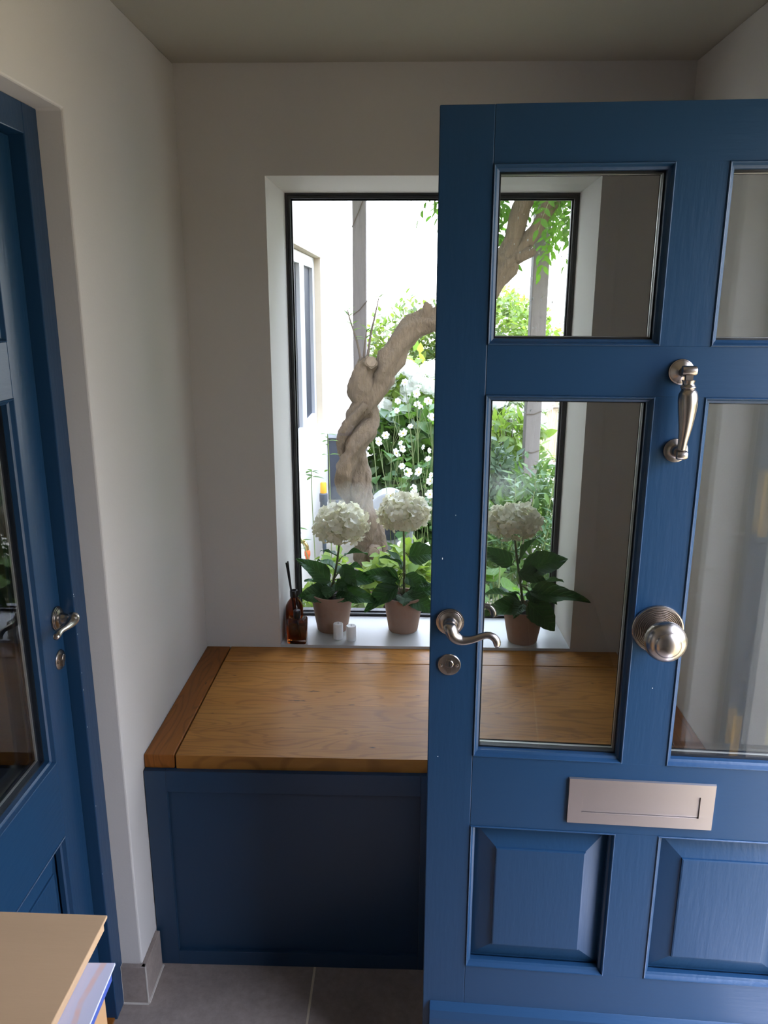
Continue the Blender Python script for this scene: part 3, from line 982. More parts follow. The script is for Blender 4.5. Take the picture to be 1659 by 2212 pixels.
ch_ = M()
for z_ in (1.02, 1.105, 1.11, 0.93, 0.89, 0.80, 0.60, 0.42, 0.15):
    ch_.ball((-0.6938, 1.5245 + qc.uniform(0, 0.002), z_), (0.0004, 0.0008, qc.uniform(0.001, 0.003)), 6, 4)
tag(ch_.build('paint_chips', CHIP, t2), kind='stuff')

# ------------------------------------------------------------------ bench
cab = empty('bench_cabinet', (0, 1.695, 0))
tag(cab, 'navy blue panelled bench cabinet below the oak top', 'cabinet')
cx0, cx1 = XL + 0.002, XR - 0.002
CT = WT - 0.037
M().box(cx0, cx1, 0.020, 0.650, 0.0, CT).build('carcass', NAVY, cab)
for x0, x1 in ((cx0, -0.588), (0.045, 0.105), (cx1 - 0.056, cx1)):
    M().box(x0, x1, 0, 0.0195, 0.0, CT).build('stile', NAVY, cab, bevel=0.001)
for x0, x1 in ((-0.588, 0.045), (0.105, cx1 - 0.056)):
    M().box(x0, x1, 0, 0.0195, 0.523, CT).build('rail', NAVY, cab, bevel=0.001)
    M().box(x0, x1, 0, 0.0195, 0.0, 0.043).build('rail', NAVY, cab, bevel=0.001)
    M().box(x0, x1, 0.0105, 0.0196, 0.043, 0.523).build('panel', NAVY, cab)

top = empty('oak_worktop', (0, 1.708, CT + 0.0005))
tag(top, 'stained oak bench top of wide boards with grooved joints under the window', 'worktop')
zt = WT - (CT + 0.0005)
yb = YB - 0.001 - 1.708
GX0, GX1, GY = -0.5655, 0.686, 2.238 - 1.708
M().box(XL + 0.001, GX0 - 0.0024, -0.0, yb, 0, zt).build('end_board', OAK_Y, top, bevel=0.0025)
M().box(GX1 + 0.0024, XR - 0.001, -0.0, yb, 0, zt).build('end_board', OAK_Y, top, bevel=0.0025)
M().box(GX0 + 0.0024, GX1 - 0.0024, GY + 0.0022, yb, 0, zt).build('back_board', OAK_X, top, bevel=0.0015)
cuts = [0.0, 0.118, 0.262, 0.388, GY - 0.0022]
for k in range(4):
    M().box(GX0 + 0.0024, GX1 - 0.0024, cuts[k] + (0.00005 if k else 0), cuts[k + 1] - 0.00005, 0, zt).build('oak_plank', OAK_X, top, bevel=0.0002)

# ------------------------------------------------------------------ plants: leaf and petal meshes
def leaf_grid(L, W, nx=4, ny=8, fold=0.25, droop=0.3, wave=0.0, tip=1.0, seed=0, serr=0.0):
    """Ovate leaf from the origin along +x, top side +z."""
    m = M()
    v, f = [], []
    for i in range(ny + 1):
        t = i / ny
        w_ = W * 0.5 * (math.sin(math.pi * min(1, t ** 0.72)) ** 0.85 if 0 < t < 1 else 0.0)
        w_ = max(w_, W * 0.012)
        if serr and 0 < i < ny:
            w_ *= 1 + serr * (1 if i % 2 else -1)
        for j in range(nx + 1):
            s = 2 * j / nx - 1
            z = -droop * L * t * t + fold * abs(s) * w_ + wave * L * math.sin(t * 9 + s * 2.2 + seed) * abs(s)
            v.append((L * t, s * w_, z))
    for i in range(ny):
        for j in range(nx):
            a_ = i * (nx + 1) + j
            f.append((a_, a_ + 1, a_ + nx + 2, a_ + nx + 1))
    return m.add(v, f)


def frame_matrix(p, d, up=Vector((0, 0, 1)), roll=0.0, scale=1.0):
    x = Vector(d).normalized()
    y = Vector(up).cross(x)
    if y.length < 1e-3:
        y = Vector((0, 1, 0))
    y.normalize()
    z = x.cross(y)
    if roll:
        q = Matrix.Rotation(roll, 3, x)
        y, z = q @ y, q @ z
    if not isinstance(scale, tuple):
        scale = (scale,) * 3
    mt = Matrix.Identity(4)
    for r_ in range(3):
        mt[r_][0] = x[r_] * scale[0]
        mt[r_][1] = y[r_] * scale[1]
        mt[r_][2] = z[r_] * scale[2]
        mt[r_][3] = p[r_]
    return mt


POT_LEAVES = [leaf_grid(1.0, 0.74, 6, 12, 0.38, 0.26, 0.07, seed=s * 1.7, serr=0.035).mesh('hydrangea_leaf', LEAF_POT, smooth=60) for s in range(5)]


def floret_mesh(seed):
    r_ = random.Random(seed)
    m = M()
    for k in range(4):
        a_ = math.pi / 2 * k + r_.uniform(-0.2, 0.2)
        lift = r_.uniform(0.25, 0.9)
        L, W = r_.uniform(0.85, 1.1), r_.uniform(0.85, 1.1)
        v = []
        for i in range(4):
            t = i / 3
            w_ = W * (0.12, 0.44, 0.52, 0.26)[i]
            for s in (-1, 0, 1):
                x = L * t * (1 - 0.06 * abs(s) * t)
                z = lift * t - 0.40 * t * t + 0.22 * abs(s) * t + 0.10 * s * math.sin(3 * t + k)
                v.append((x * math.cos(a_) - s * w_ * math.sin(a_), x * math.sin(a_) + s * w_ * math.cos(a_), z))
        f = []
        for i in range(3):
            for j in range(2):
                q = i * 3 + j
                f.append((q, q + 1, q + 4, q + 3))
        m.add(v, f)
    m.ball((0, 0, 0.05), 0.09, 6, 4, 1)
    return m.mesh('floret', [PETAL, PETAL_CORE], smooth=60)


FLORETS = [floret_mesh(s) for s in range(4)]


def flower_head(root, c, rx, ry, rz, n=75, fsize=0.021):
    core = M().ball(c, (rx * 0.66, ry * 0.66, rz * 0.66), 14, 10).build('flower_head', PETAL_CORE, root, smooth=True)
    ga = math.pi * (3 - math.sqrt(5))
    rr = random.Random(int(c[0] * 1000))
    n = int(n * 1.45)
    for k in range(n):
        z = 1 - 1.84 * (k + 0.5) / n
        r_ = math.sqrt(1 - z * z)
        t = ga * k
        d = Vector((r_ * math.cos(t), r_ * math.sin(t), z))
        lump = 0.07 * noise.noise(d * 2.3 + Vector((c[0] * 9, 0, 0)))
        e = (0.92 if k % 3 else 0.80) + lump + rr.uniform(-0.05, 0.07)
        p = Vector(c) + Vector((d.x * rx * e, d.y * ry * e, d.z * rz * e))
        nn = (Vector((d.x / rx, d.y / ry, d.z / rz)).normalized() + Vector((rr.uniform(-.6, .6), rr.uniform(-.6, .6), rr.uniform(-.6, .6)))).normalized()
        q = Vector((0, 0, 1)).rotation_difference(nn).to_matrix() @ Matrix.Rotation(rr.uniform(0, 6.28), 3, 'Z')
        s = fsize * rr.uniform(0.75, 1.05)
        inst('floret', rr.choice(FLORETS), core, Matrix.Translation(p) @ q.to_4x4() @ Matrix.Scale(s, 4))


def potted(label, base, hgt, rb, rt, stem, head, hr, leaves, yp):
    leaves = list(leaves)
    qr = random.Random(int(base[0] * 500) + 3)
    for k in range(7):      # short leaves crowding the rim
        a_ = k * 0.9 + qr.uniform(-.3, .3)
        z0_ = base[2] + hgt + qr.uniform(0.0, 0.07)
        L_ = qr.uniform(0.05, 0.085)
        leaves.append((base[0] + 0.012 * math.cos(a_), z0_, 0.012 * math.sin(a_), base[0] + L_ * math.cos(a_), z0_ - 0.015 + qr.uniform(-0.02, 0.02), max(L_ * math.sin(a_), -0.08) if math.sin(a_) < 0 else 0.05 * math.sin(a_), qr.uniform(0.035, 0.05)))
    root = empty('potted_hydrangea', base)
    tag(root, label, 'potted plant', 'potted hydrangeas on the window sill')
    bx, by, bz = base
    m = M()
    m.lathe([(rb * 0.96, 0), (rb, 0.004), (rb + (rt - rb) * 0.33, hgt * 0.33), (rb + (rt - rb) * 0.7, hgt * 0.7), (rt, hgt - 0.002), (rt - 0.001, hgt), (rt - 0.006, hgt), (rt - 0.0075, hgt - 0.004), (rt - 0.012, hgt - 0.03), (0.001, hgt - 0.031)], n=48)
    m.build('pot', TERRACOTTA, root, smooth=40)
    s = M().lathe([(rt - 0.012, hgt - 0.022), (rt - 0.02, hgt - 0.016), (0.02, hgt - 0.012), (0.0005, hgt - 0.011)], n=28)
    s.build('soil', SOIL, root, smooth=40)
    st = M()
    sp = [(x - bx, y - by, z - bz, r_) for x, y, z, r_ in stem]
    stube(st, sp, 5, 8)
    st.build('flower_stem', STEM, root, smooth=40)
    hc = (head[0] - bx, head[1] - by, head[2] - bz)
    flower_head(root, hc, *hr)
    for i, (x0, z0, o0, x1, z1, o1, wd) in enumerate(leaves):
        a_ = Vector((x0 - bx, yp + o0 - by, z0 - bz))
        b2 = Vector((x1 - bx, yp + o1 - by, z1 - bz))
        L = (b2 - a_).length
        # petiole from the flower stem to the blade
        sx = min(sp, key=lambda q: abs(q[2] - (a_.z - 0.012)))
        pet = a_ + (b2 - a_) * 0.12
        # leaf tips hang: aim above the tip and let the droop bring it down
        dr_ = 0.22
        aim = b2 + Vector((0, 0, dr_ * L * 0.9))
        lo = inst('leaf', POT_LEAVES[i % 5], root, frame_matrix(pet, aim - pet, up=Vector((random.uniform(-.25, .25), -0.75 if o1 <= 0.01 else 0.25, 0.6)), scale=(L * 1.02, wd * 1.42, L * 1.0)))
        pm = M()
        stube(pm, [(sx[0], sx[1], max(sx[2], hgt - 0.015), 0.0016), ((sx[0] + pet.x) / 2, (sx[1] + pet.y) / 2, max((sx[2] + pet.z) / 2 + 0.004, hgt - 0.012), 0.0015), (pet.x, pet.y, pet.z, 0.0012)], 3, 5)
        pm.build('petiole', STEM, lo).matrix_parent_inverse = lo.matrix_basis.inverted()


P1 = [(-0.237, 0.787, 0.0, -0.346, 0.858, -0.02, 0.06), (-0.237, 0.761, -0.01, -0.332, 0.75, -0.05, 0.07), (-0.227, 0.769, -0.01, -0.113, 0.732, -0.05, 0.055), (-0.228, 0.807, 0.0, -0.12, 0.788, 0.0, 0.06), (-0.216, 0.864, 0.0, -0.175, 0.802, -0.04, 0.05), (-0.211, 0.889, 0.0, -0.14, 0.888, 0.03, 0.05), (-0.24, 0.774, -0.01, -0.326, 0.786, 0.03, 0.06), (-0.217, 0.823, 0.0, -0.284, 0.852, 0.05, 0.06), (-0.217, 0.84, 0.0, -0.157, 0.827, 0.05, 0.055), (-0.236, 0.751, -0.02, -0.181, 0.76, -0.07, 0.05), (-0.219, 0.881, 0.0, -0.272, 0.898, 0.02, 0.045)]
P2 = [(-0.01, 0.799, -0.01, -0.109, 0.714, -0.05, 0.065), (-0.007, 0.809, 0.0, -0.123, 0.811, -0.01, 0.055), (0.0, 0.89, 0.0, 0.099, 0.893, -0.03, 0.075), (-0.004, 0.855, 0.0, -0.073, 0.872, 0.03, 0.05), (-0.004, 0.829, -0.01, 0.047, 0.798, -0.05, 0.05), (0.003, 0.763, -0.02, 0.078, 0.718, -0.07, 0.065), (0.001, 0.767, 0.0, 0.102, 0.765, -0.02, 0.06), (-0.007, 0.833, 0.0, -0.047, 0.89, 0.04, 0.045), (-0.013, 0.779, 0.0, -0.073, 0.83, 0.02, 0.05), (0.003, 0.754, -0.03, -0.003, 0.749, -0.08, 0.055)]
P3 = [(0.366, 0.871, 0.0, 0.499, 0.898, -0.03, 0.08), (0.353, 0.873, -0.02, 0.431, 0.849, -0.05, 0.055), (0.390, 0.803, -0.01, 0.536, 0.795, -0.112, 0.06), (0.389, 0.785, -0.03, 0.461, 0.7, -0.07, 0.085), (0.394, 0.766, -0.02, 0.273, 0.731, -0.06, 0.06), (0.378, 0.779, 0.0, 0.26, 0.777, 0.02, 0.06), (0.356, 0.882, 0.0, 0.253, 0.923, 0.0, 0.055), (0.399, 0.808, 0.0, 0.498, 0.825, 0.03, 0.06), (0.363, 0.882, 0.0, 0.412, 0.971, 0.04, 0.055), (0.387, 0.755, 0.02, 0.486, 0.744, 0.05, 0.05)]
SL = 0.6275
potted('white hydrangea in a clay pot beside the amber bottles and candles', (-0.245, 2.487, SL), 0.130, 0.052, 0.072,
       [(-0.250, 2.487, 0.735, 0.004), (-0.240, 2.486, 0.80, 0.0038), (-0.228, 2.484, 0.86, 0.0036), (-0.214, 2.478, 0.96, 0.0034)], (-0.209, 2.474, 1.001), (0.086, 0.075, 0.066, 82), P1, 2.487)
potted('white hydrangea in a clay pot, middle of three, left of the door edge', (-0.004, 2.490, SL), 0.124, 0.050, 0.068,
       [(-0.003, 2.49, 0.735, 0.0045), (-0.002, 2.49, 0.83, 0.004), (-0.003, 2.49, 0.90, 0.0038), (-0.006, 2.49, 1.00, 0.0034)], (-0.006, 2.49, 1.038), (0.082, 0.072, 0.058, 78), P2, 2.49)
potted('white hydrangea in a clay pot seen through the glass of the front door', (0.390, 2.412, SL), 0.115, 0.048, 0.068,
       [(0.390, 2.412, 0.73, 0.0045), (0.376, 2.412, 0.82, 0.004), (0.360, 2.411, 0.91, 0.0038), (0.347, 2.411, 0.99, 0.0034)], (0.345, 2.411, 1.032), (0.085, 0.070, 0.056, 76), P3, 2.41)

# ------------------------------------------------------------------ bottles and candles on the sill
rb = empty('reed_diffuser', (-0.366, 2.430, SL))
tag(rb, 'round amber glass diffuser bottle with two black reeds, at the left end of the sill', 'bottle')
m = M().lathe([(0.0255, 0), (0.029, 0.003), (0.0295, 0.008), (0.0295, 0.093), (0.0275, 0.106), (0.021, 0.119), (0.0135, 0.128), (0.012, 0.134), (0.012, 0.150), (0.0108, 0.150), (0.0108, 0.134), (0.0125, 0.127), (0.020, 0.117), (0.0262, 0.105), (0.028, 0.092), (0.028, 0.006), (0.001, 0.005)], n=36)
m.build('bottle', AMBER, rb, smooth=40)
M().lathe([(0.0131, 0.136), (0.0136, 0.138), (0.0136, 0.156), (0.012, 0.158), (0.009, 0.158), (0.009, 0.152), (0.0112, 0.1505), (0.0131, 0.1505)], n=28).build('collar', BLACKCAP, rb, smooth=40)
for dx, dz in ((-0.021, 0.257), (-0.0155, 0.262)):
    M().tube([(0.010 if dx < -0.02 else 0.004, -0.004, 0.02), (dx, -0.012, dz)], 0.0027, 8).build('reed', REED, rb)

fb = empty('square_perfume_bottle', (-0.3495, 2.3745, SL), math.radians(-4))
tag(fb, 'square clear glass bottle of amber liquid with a black collar', 'bottle')
def squircle(m, sx, sy, z0, z1, mi=0, r_=0.006, steps=((0, 0.92), (0.05, 1), (0.93, 1), (1, 0.9))):
    def loop(k, z):
        out = []
        for cx_, cy_, a0 in ((1, 1, 0), (-1, 1, 90), (-1, -1, 180), (1, -1, 270)):
            for q in range(4):
                t = math.radians(a0 + q * 30)
                out.append((k * (cx_ * (sx - r_)) + r_ * math.cos(t), k * (cy_ * (sy - r_)) + r_ * math.sin(t), z))
        return out
    v, f = [], []
    for t, k in steps:
        v += loop(k, z0 + (z1 - z0) * t)
    n = 16
    for a_ in range(len(steps) - 1):
        for i in range(n):
            j = (i + 1) % n
            f.append((a_ * n + i, a_ * n + j, a_ * n + n + j, a_ * n + n + i))
    f.append(tuple(reversed(range(n))))
    f.append(tuple(range((len(steps) - 1) * n, len(steps) * n)))
    m.add(v, f, mi)
m = M()
squircle(m, 0.0315, 0.022, 0, 0.083)
m.build('bottle', CLEARGLASS, fb, smooth=30)
m = M()
squircle(m, 0.0270, 0.0175, 0.013, 0.062, r_=0.005)
m.build('liquid', AMBERLIQUID, fb, smooth=30)
M().lathe([(0.011, 0.0832), (0.012, 0.085), (0.012, 0.108), (0.0105, 0.110), (0.0005, 0.110)], n=28).build('collar', BLACKCAP, fb, smooth=40)
M().tube([(0.0, 0, 0.083), (0.012, -0.004, 0.02)], 0.003, 8).build('dip_reed', REED, fb)

for (x, y, hh, lab) in ((-0.2185, 2.404, 0.053, 'small white pillar candle close to the pot, left of two'), (-0.175, 2.394, 0.050, 'small white pillar candle standing free on the sill, right of two')):
    c = empty('pillar_candle', (x, y, SL))
    tag(c, lab, 'candle', 'pair of white candles on the sill')
    M().lathe([(0.0155, 0), (0.0162, 0.001), (0.0162, hh - 0.002), (0.0150, hh), (0.010, hh - 0.001), (0.0005, hh - 0.002)], n=32).build('wax', WAX, c, smooth=40)
    M().tube([(0, 0, hh - 0.003), (0.0005, 0, hh + 0.004)], 0.0008, 6).build('wick', WICK, c)

# ------------------------------------------------------------------ parcels by the inner door
ct = empty('tall_carton', (-0.455, 0.575, 0))
tag(ct, 'orange-brown cardboard carton at the bottom of the parcel pile', 'box')
M().box(-0.12, 0.112, -0.2, 0.152, 0, 0.953).build('carton_body', KRAFT, ct, bevel=0.002)
for y0, y1 in ((-0.2, -0.026), (-0.022, 0.152)):
    M().box(-0.12, 0.112, y0, y1, 0.9535, 0.957).build('carton_flap', KRAFT, ct)
bl = M().box(-0.15, 0.133, -0.13, 0.137, 0, 0.020).build('blue_folder', BLUEPAPER, loc=(-0.457, 0.575, 0.9575), bevel=0.001)
tag(bl, 'blue folder showing as a strip beneath the white envelope', 'folder')
bl.rotation_euler = (0, 0, math.radians(1.2))
en = M().box(-0.16, 0.138, -0.13, 0.138, 0, 0.003).build('white_envelope', ENVELOPE, loc=(-0.457, 0.575, 0.978), bevel=0.0005)
tag(en, 'printed white envelope sticking out under the brown mailer', 'envelope')
en.rotation_euler = (0, 0, math.radians(1.2))
ml = empty('cardboard_mailer', (-0.475, 0.600, 0.9815), math.radians(-0.8))
tag(ml, 'flat brown cardboard mailer lying on top of the parcel pile', 'parcel')
M().box(-0.136, 0.1215, -0.24, 0.1635, 0, 0.0145).build('mailer_body', CARDBOARD, ml, bevel=0.0015)
M().box(-0.138, 0.125, -0.24, 0.167, 0.0147, 0.0187).build('mailer_lid', CARDBOARD, ml, bevel=0.001)

# ------------------------------------------------------------------ garden beyond the window
gd = M().add([(-30, YB + 0.3, -0.06), (30, YB + 0.3, -0.06), (30, 40, -0.06), (-30, 40, -0.06)], [(0, 1, 2, 3)])
struct(gd.build('ground_garden', GRAVEL), 'earth and gravel ground of the garden', 'ground')
dv = M().add([(SX, -30, -0.05), (30, -30, -0.05), (30, YB + 0.3, -0.05), (SX, YB + 0.3, -0.05)], [(0, 1, 2, 3)])
struct(dv.build('ground_drive', DRIVE), 'warm brick paving outside the front doorway', 'ground')

# house wall on the left with its window
HX = -0.62
hs = M()
hs.box(HX - 0.4, HX, YB + 0.301, 4.05, -0.1, 5.2)
hs.box(HX - 0.4, HX, 5.84, 8.45, -0.1, 5.2)
hs.box(HX - 0.4, HX, 4.05, 5.84, 2.05, 5.2)
hs.box(HX - 0.4, HX, 4.05, 5.84, -0.1, 0.80)
struct(hs.build('wall_outside', HOUSE), 'sunlit white rendered house wall seen through the left of the window', 'wall')
hw3 = empty('window_2', (HX, 0, 0))
struct(hw3, 'white framed casement window in the sunlit house wall', 'window')
M().box(-0.17, -0.001, 5.80, 5.8395, 0.83, 2.05).build('stone_reveal', HOUSEREVEAL, hw3)
M().box(-0.17, 0.004, 4.0505, 5.8395, 2.015, 2.0495).build('lintel', HOUSEREVEAL, hw3)
M().box(-0.17, 0.03, 4.06, 5.83, 0.8005, 0.83).build('outer_sill', HOUSE, hw3)
M().box(-0.17, -0.16, 4.06, 5.83, 0.83, 2.01).build('window_backing', DARKPANE, hw3)
fx0, fx1 = -0.12, -0.045
for y0, y1 in ((4.06, 4.40), (5.02, 5.225), (5.70, 5.80)):
    M().box(fx0, fx1, y0, y1, 0.83, 2.012).build('frame_post', WHITEFRAME, hw3, bevel=0.003)
for y0, y1 in ((4.40, 5.02), (5.225, 5.70)):
    M().box(fx0, fx1, y0, y1, 1.94, 2.012).build('frame_rail', WHITEFRAME, hw3, bevel=0.003)
    M().box(fx0, fx1, y0, y1, 0.83, 0.93).build('frame_rail', WHITEFRAME, hw3, bevel=0.003)
    M().box(-0.09, -0.070, y0, y1, 0.90, 1.94).build('pane', DARKPANE, hw3)


def post(label, x, y, sx, sy, top_, wires):
    root = empty('wooden_post', (x, y, -0.06))
    tag(root, label, 'post', 'weathered pergola posts')
    M().box(-sx, sx, -sy, sy, 0, top_).build('timber', POSTWOOD, root, bevel=0.006)
    for (x0, z0, x1, z1) in wires:
        M().tube([(x0, -sy - 0.004, z0), ((x0 + x1) / 2, -sy - 0.005, (z0 + z1) / 2 - 0.01), (x1, -sy - 0.004, z1)], 0.0028, 5).build('vine_tendril', TWIG, root)


post('weathered grey wooden post left of the wisteria trunk', -0.305, 5.2, 0.043, 0.05, 3.6, [(-0.045, 2.22, 0.05, 2.44), (-0.045, 1.69, 0.05, 1.78)])
post('weathered grey wooden post under the wisteria leaves, right side of window', 0.768, 4.8, 0.046, 0.05, 3.4, [(-0.046, 1.12, 0.046, 1.14), (-0.046, 0.89, 0.046, 0.90)])

# ---- wisteria
ws_ = empty('wisteria_tree', (-0.2, 4.3, -0.06))
tag(ws_, 'twisted old wisteria with a leaning limb beyond the window', 'tree')
OX, OY, OZ = -0.2, 4.3, -0.06


def rel(pts):
    return [(x - OX, y - OY, z - OZ, r_) for x, y, z, r_ in pts]


axis = [(-0.19, -0.1), (-0.19, 0.1), (-0.195, 0.33), (-0.235, 0.52), (-0.275, 0.68), (-0.295, 0.83), (-0.285, 0.98), (-0.235, 1.12), (-0.185, 1.25), (-0.165, 1.36)]
def along(z):
    for (x0, z0), (x1, z1) in zip(axis, axis[1:]):
        if z <= z1:
            return x0 + (x1 - x0) * (z - z0) / (z1 - z0)
    return axis[-1][0]
m = M()
main = []
for k in range(26):
    z = -0.1 + 1.40 * k / 25
    ph = z * 8.0 + 0.6
    amp = 0.030
    main.append((along(z) + amp * math.cos(ph), 4.3 + amp * math.sin(ph), z, 0.064 - 0.008 * (z / 1.3)))
main = [p for p in main if p[2] < 1.18] + [(-0.150, 4.29, 1.27, 0.068), (-0.118, 4.29, 1.36, 0.066), (-0.052, 4.3, 1.485, 0.066), (0.048, 4.3, 1.582, 0.064), (0.143, 4.3, 1.622, 0.066), (0.30, 4.3, 1.69, 0.062), (0.42, 4.3, 1.765, 0.060), (0.488, 4.3, 1.85, 0.060), (0.515, 4.3, 1.93, 0.058)]
stube(m, rel(main), 6, 32, knot=0.20, seed=1)
m.build('trunk', BARK, ws_, smooth=60)
m = M()
sec = []
for k in range(24):
    z = -0.1 + 1.32 * k / 23
    ph = z * 8.0 + 0.6 + math.pi
    amp = 0.052
    sec.append((along(z) + amp * math.cos(ph), 4.3 + amp * math.sin(ph), z, 0.050 - 0.000 * (z / 1.3)))
sec = [p for p in sec if p[2] < 1.12] + [(-0.245, 4.27, 1.21, 0.060), (-0.245, 4.26, 1.29, 0.062), (-0.225, 4.26, 1.37, 0.050), (-0.205, 4.26, 1.405, 0.046)]
stube(m, rel(sec), 6, 28, knot=0.22, seed=4)
m.build('twisted_stem', BARK, ws_, smooth=60)
for s_, am, r_, z0, z1, rate in ((2.4, 0.070, 0.032, 0.62, 1.18, 7.2), (5.6, 0.074, 0.022, 0.60, 0.95, 9.0), (4.2, 0.078, 0.026, 0.0, 0.75, 6.0)):
    m = M()
    p3 = []
    for k in range(18):
        z = z0 + (z1 - z0) * k / 17
        ph = z * rate + s_
        p3.append((along(z) + am * math.cos(ph), 4.29 + am * math.sin(ph), z, r_ * (0.7 + 0.3 * math.sin(math.pi * k / 17))))
    stube(m, rel(p3), 4, 14, knot=0.2, seed=s_)
    m.build('vine_strand', BARK, ws_, smooth=60)
for pts, r_ in (([(0.505, 4.3, 1.90, 0.058), (0.545, 4.3, 2.03, 0.050), (0.575, 4.3, 2.18, 0.048), (0.64, 4.3, 2.42, 0.044), (0.70, 4.3, 2.7, 0.04)], 0),
                ([(0.515, 4.29, 1.91, 0.050), (0.585, 4.29, 1.975, 0.036), (0.645, 4.29, 2.06, 0.034), (0.70, 4.29, 2.16, 0.034), (0.78, 4.29, 2.26, 0.032), (0.95, 4.3, 2.42, 0.028)], 1),
                ([(-0.18, 4.3, 0.30, 0.045), (-0.178, 4.23, 0.345, 0.040), (-0.176, 4.17, 0.36, 0.034)], 2),
                ([(-0.215, 4.28, 1.36, 0.04), (-0.20, 4.24, 1.395, 0.042), (-0.19, 4.21, 1.405, 0.036)], 3),
                ([(0.55, 4.28, 1.93, 0.03), (0.62, 4.25, 1.955, 0.026), (0.645, 4.24, 1.975, 0.018)], 4),
                ([(0.10, 4.28, 1.63, 0.035), (0.105, 4.26, 1.69, 0.026), (0.11, 4.26, 1.705, 0.02)], 5)):
    m = M()
    stube(m, rel(pts), 6, 22, knot=0.2, seed=r_ * 3)
    br = m.build('branch' if r_ < 2 else 'cut_stub', BARK, ws_, smooth=60)
    if r_ in (2, 3):
        e = pts[-1]
        d = Vector(pts[-1][:3]) - Vector(pts[-2][:3])
        M().lathe([(e[3] * 0.8, 0.0), (e[3] * 0.72, 0.004), (e[3] * 0.3, 0.005), (0.0005, 0.0045)], rel([e])[0][:3], d, 16).build('cut_face', CUTWOOD, br)

LEAFLET = leaf_grid(1.0, 0.42, 2, 5, 0.15, 0.12).v, leaf_grid(1.0, 0.42, 2, 5, 0.15, 0.12).f


def compound_leaf(seed):
    rr = random.Random(seed)
    m = M()
    pts = [(0.26 * t, 0.01 * math.sin(t * 3), -0.07 * t * t, 0.0016) for t in (0, 0.33, 0.66, 1)]
    m.tube([p[:3] for p in pts], 0.0014, 4, 1)
    for k in range(9):
        t = 0.22 + 0.78 * (k // 2) / 4
        side = 0 if k == 8 else (1 if k % 2 else -1)
        base = Vector((0.26 * t, 0, -0.07 * t * t))
        d = Vector((0.55 if side else 1, side * 0.85, -0.25 + rr.uniform(-0.3, 0.15)))
        mt = frame_matrix(base, d, scale=rr.uniform(0.055, 0.075))
        m.add([mt @ Vector(p) for p in LEAFLET[0]], LEAFLET[1], 0)
    return m.mesh('compound_leaf', [LEAF_WIST, GARDENSTEM], smooth=60)


CLEAF = [compound_leaf(s) for s in range(4)]
rr = random.Random(3)
n_leaf = 0
while n_leaf < 135:
    z_ = rr.random()
    if z_ < 0.58:
        p = Vector((rr.uniform(0.72, 1.02), rr.uniform(4.1, 4.65), rr.uniform(2.02, 2.45)))
        if p.z < 2.02 + abs(p.x - 0.87) * 1.2:
            continue
    elif z_ < 0.84:
        p = Vector((rr.uniform(0.40, 0.50), rr.uniform(4.42, 4.7), rr.uniform(2.08, 2.42)))
    elif z_ < 0.92:
        p = Vector((rr.uniform(0.64, 0.70), rr.uniform(4.45, 4.7), rr.uniform(2.26, 2.42)))
    else:
        p = Vector((rr.uniform(0.10, 0.24), rr.uniform(4.1, 4.5), rr.uniform(2.26, 2.45)))
    a_ = rr.uniform(0, 6.28)
    d = Vector((math.cos(a_), math.sin(a_), rr.uniform(-1.5, -0.3)))
    inst('leaf', CLEAF[n_leaf % 4], ws_, frame_matrix(p - Vector((OX, OY, OZ)), d, roll=rr.uniform(-0.8, 0.8), scale=rr.uniform(0.6, 0.95)))
    n_leaf += 1

SMALL = leaf_grid(1.0, 0.45, 2, 4, 0.2, 0.15).mesh('small_leaf', LEAF_BRIGHT, smooth=60)
for pts in ([(-0.24, 4.24, 1.38, 0.0075), (-0.262, 4.22, 1.50, 0.0058), (-0.30, 4.22, 1.62, 0.004), (-0.312, 4.22, 1.67, 0.002)],
            [(-0.232, 4.24, 1.40, 0.006), (-0.222, 4.22, 1.50, 0.0045), (-0.212, 4.22, 1.575, 0.002)],
            [(-0.212, 4.23, 1.40, 0.008), (-0.195, 4.22, 1.53, 0.006), (-0.17, 4.22, 1.64, 0.0045), (-0.15, 4.22, 1.73, 0.002)]):
    m = M()
    stube(m, rel(pts), 4, 6)
    sh = m.build('shoot', TWIG, ws_, smooth=60)
    sp = spline(rel(pts), 4)
    for q in sp[5:]:
        for s in (-1, 1):
            if rr.random() < 0.6:
                inst('shoot_leaf', SMALL, sh, frame_matrix(Vector(q[:3]), (s * rr.uniform(0.5, 1), rr.uniform(-0.6, 0.6), rr.uniform(0.1, 0.9)), scale=rr.uniform(0.035, 0.06)))


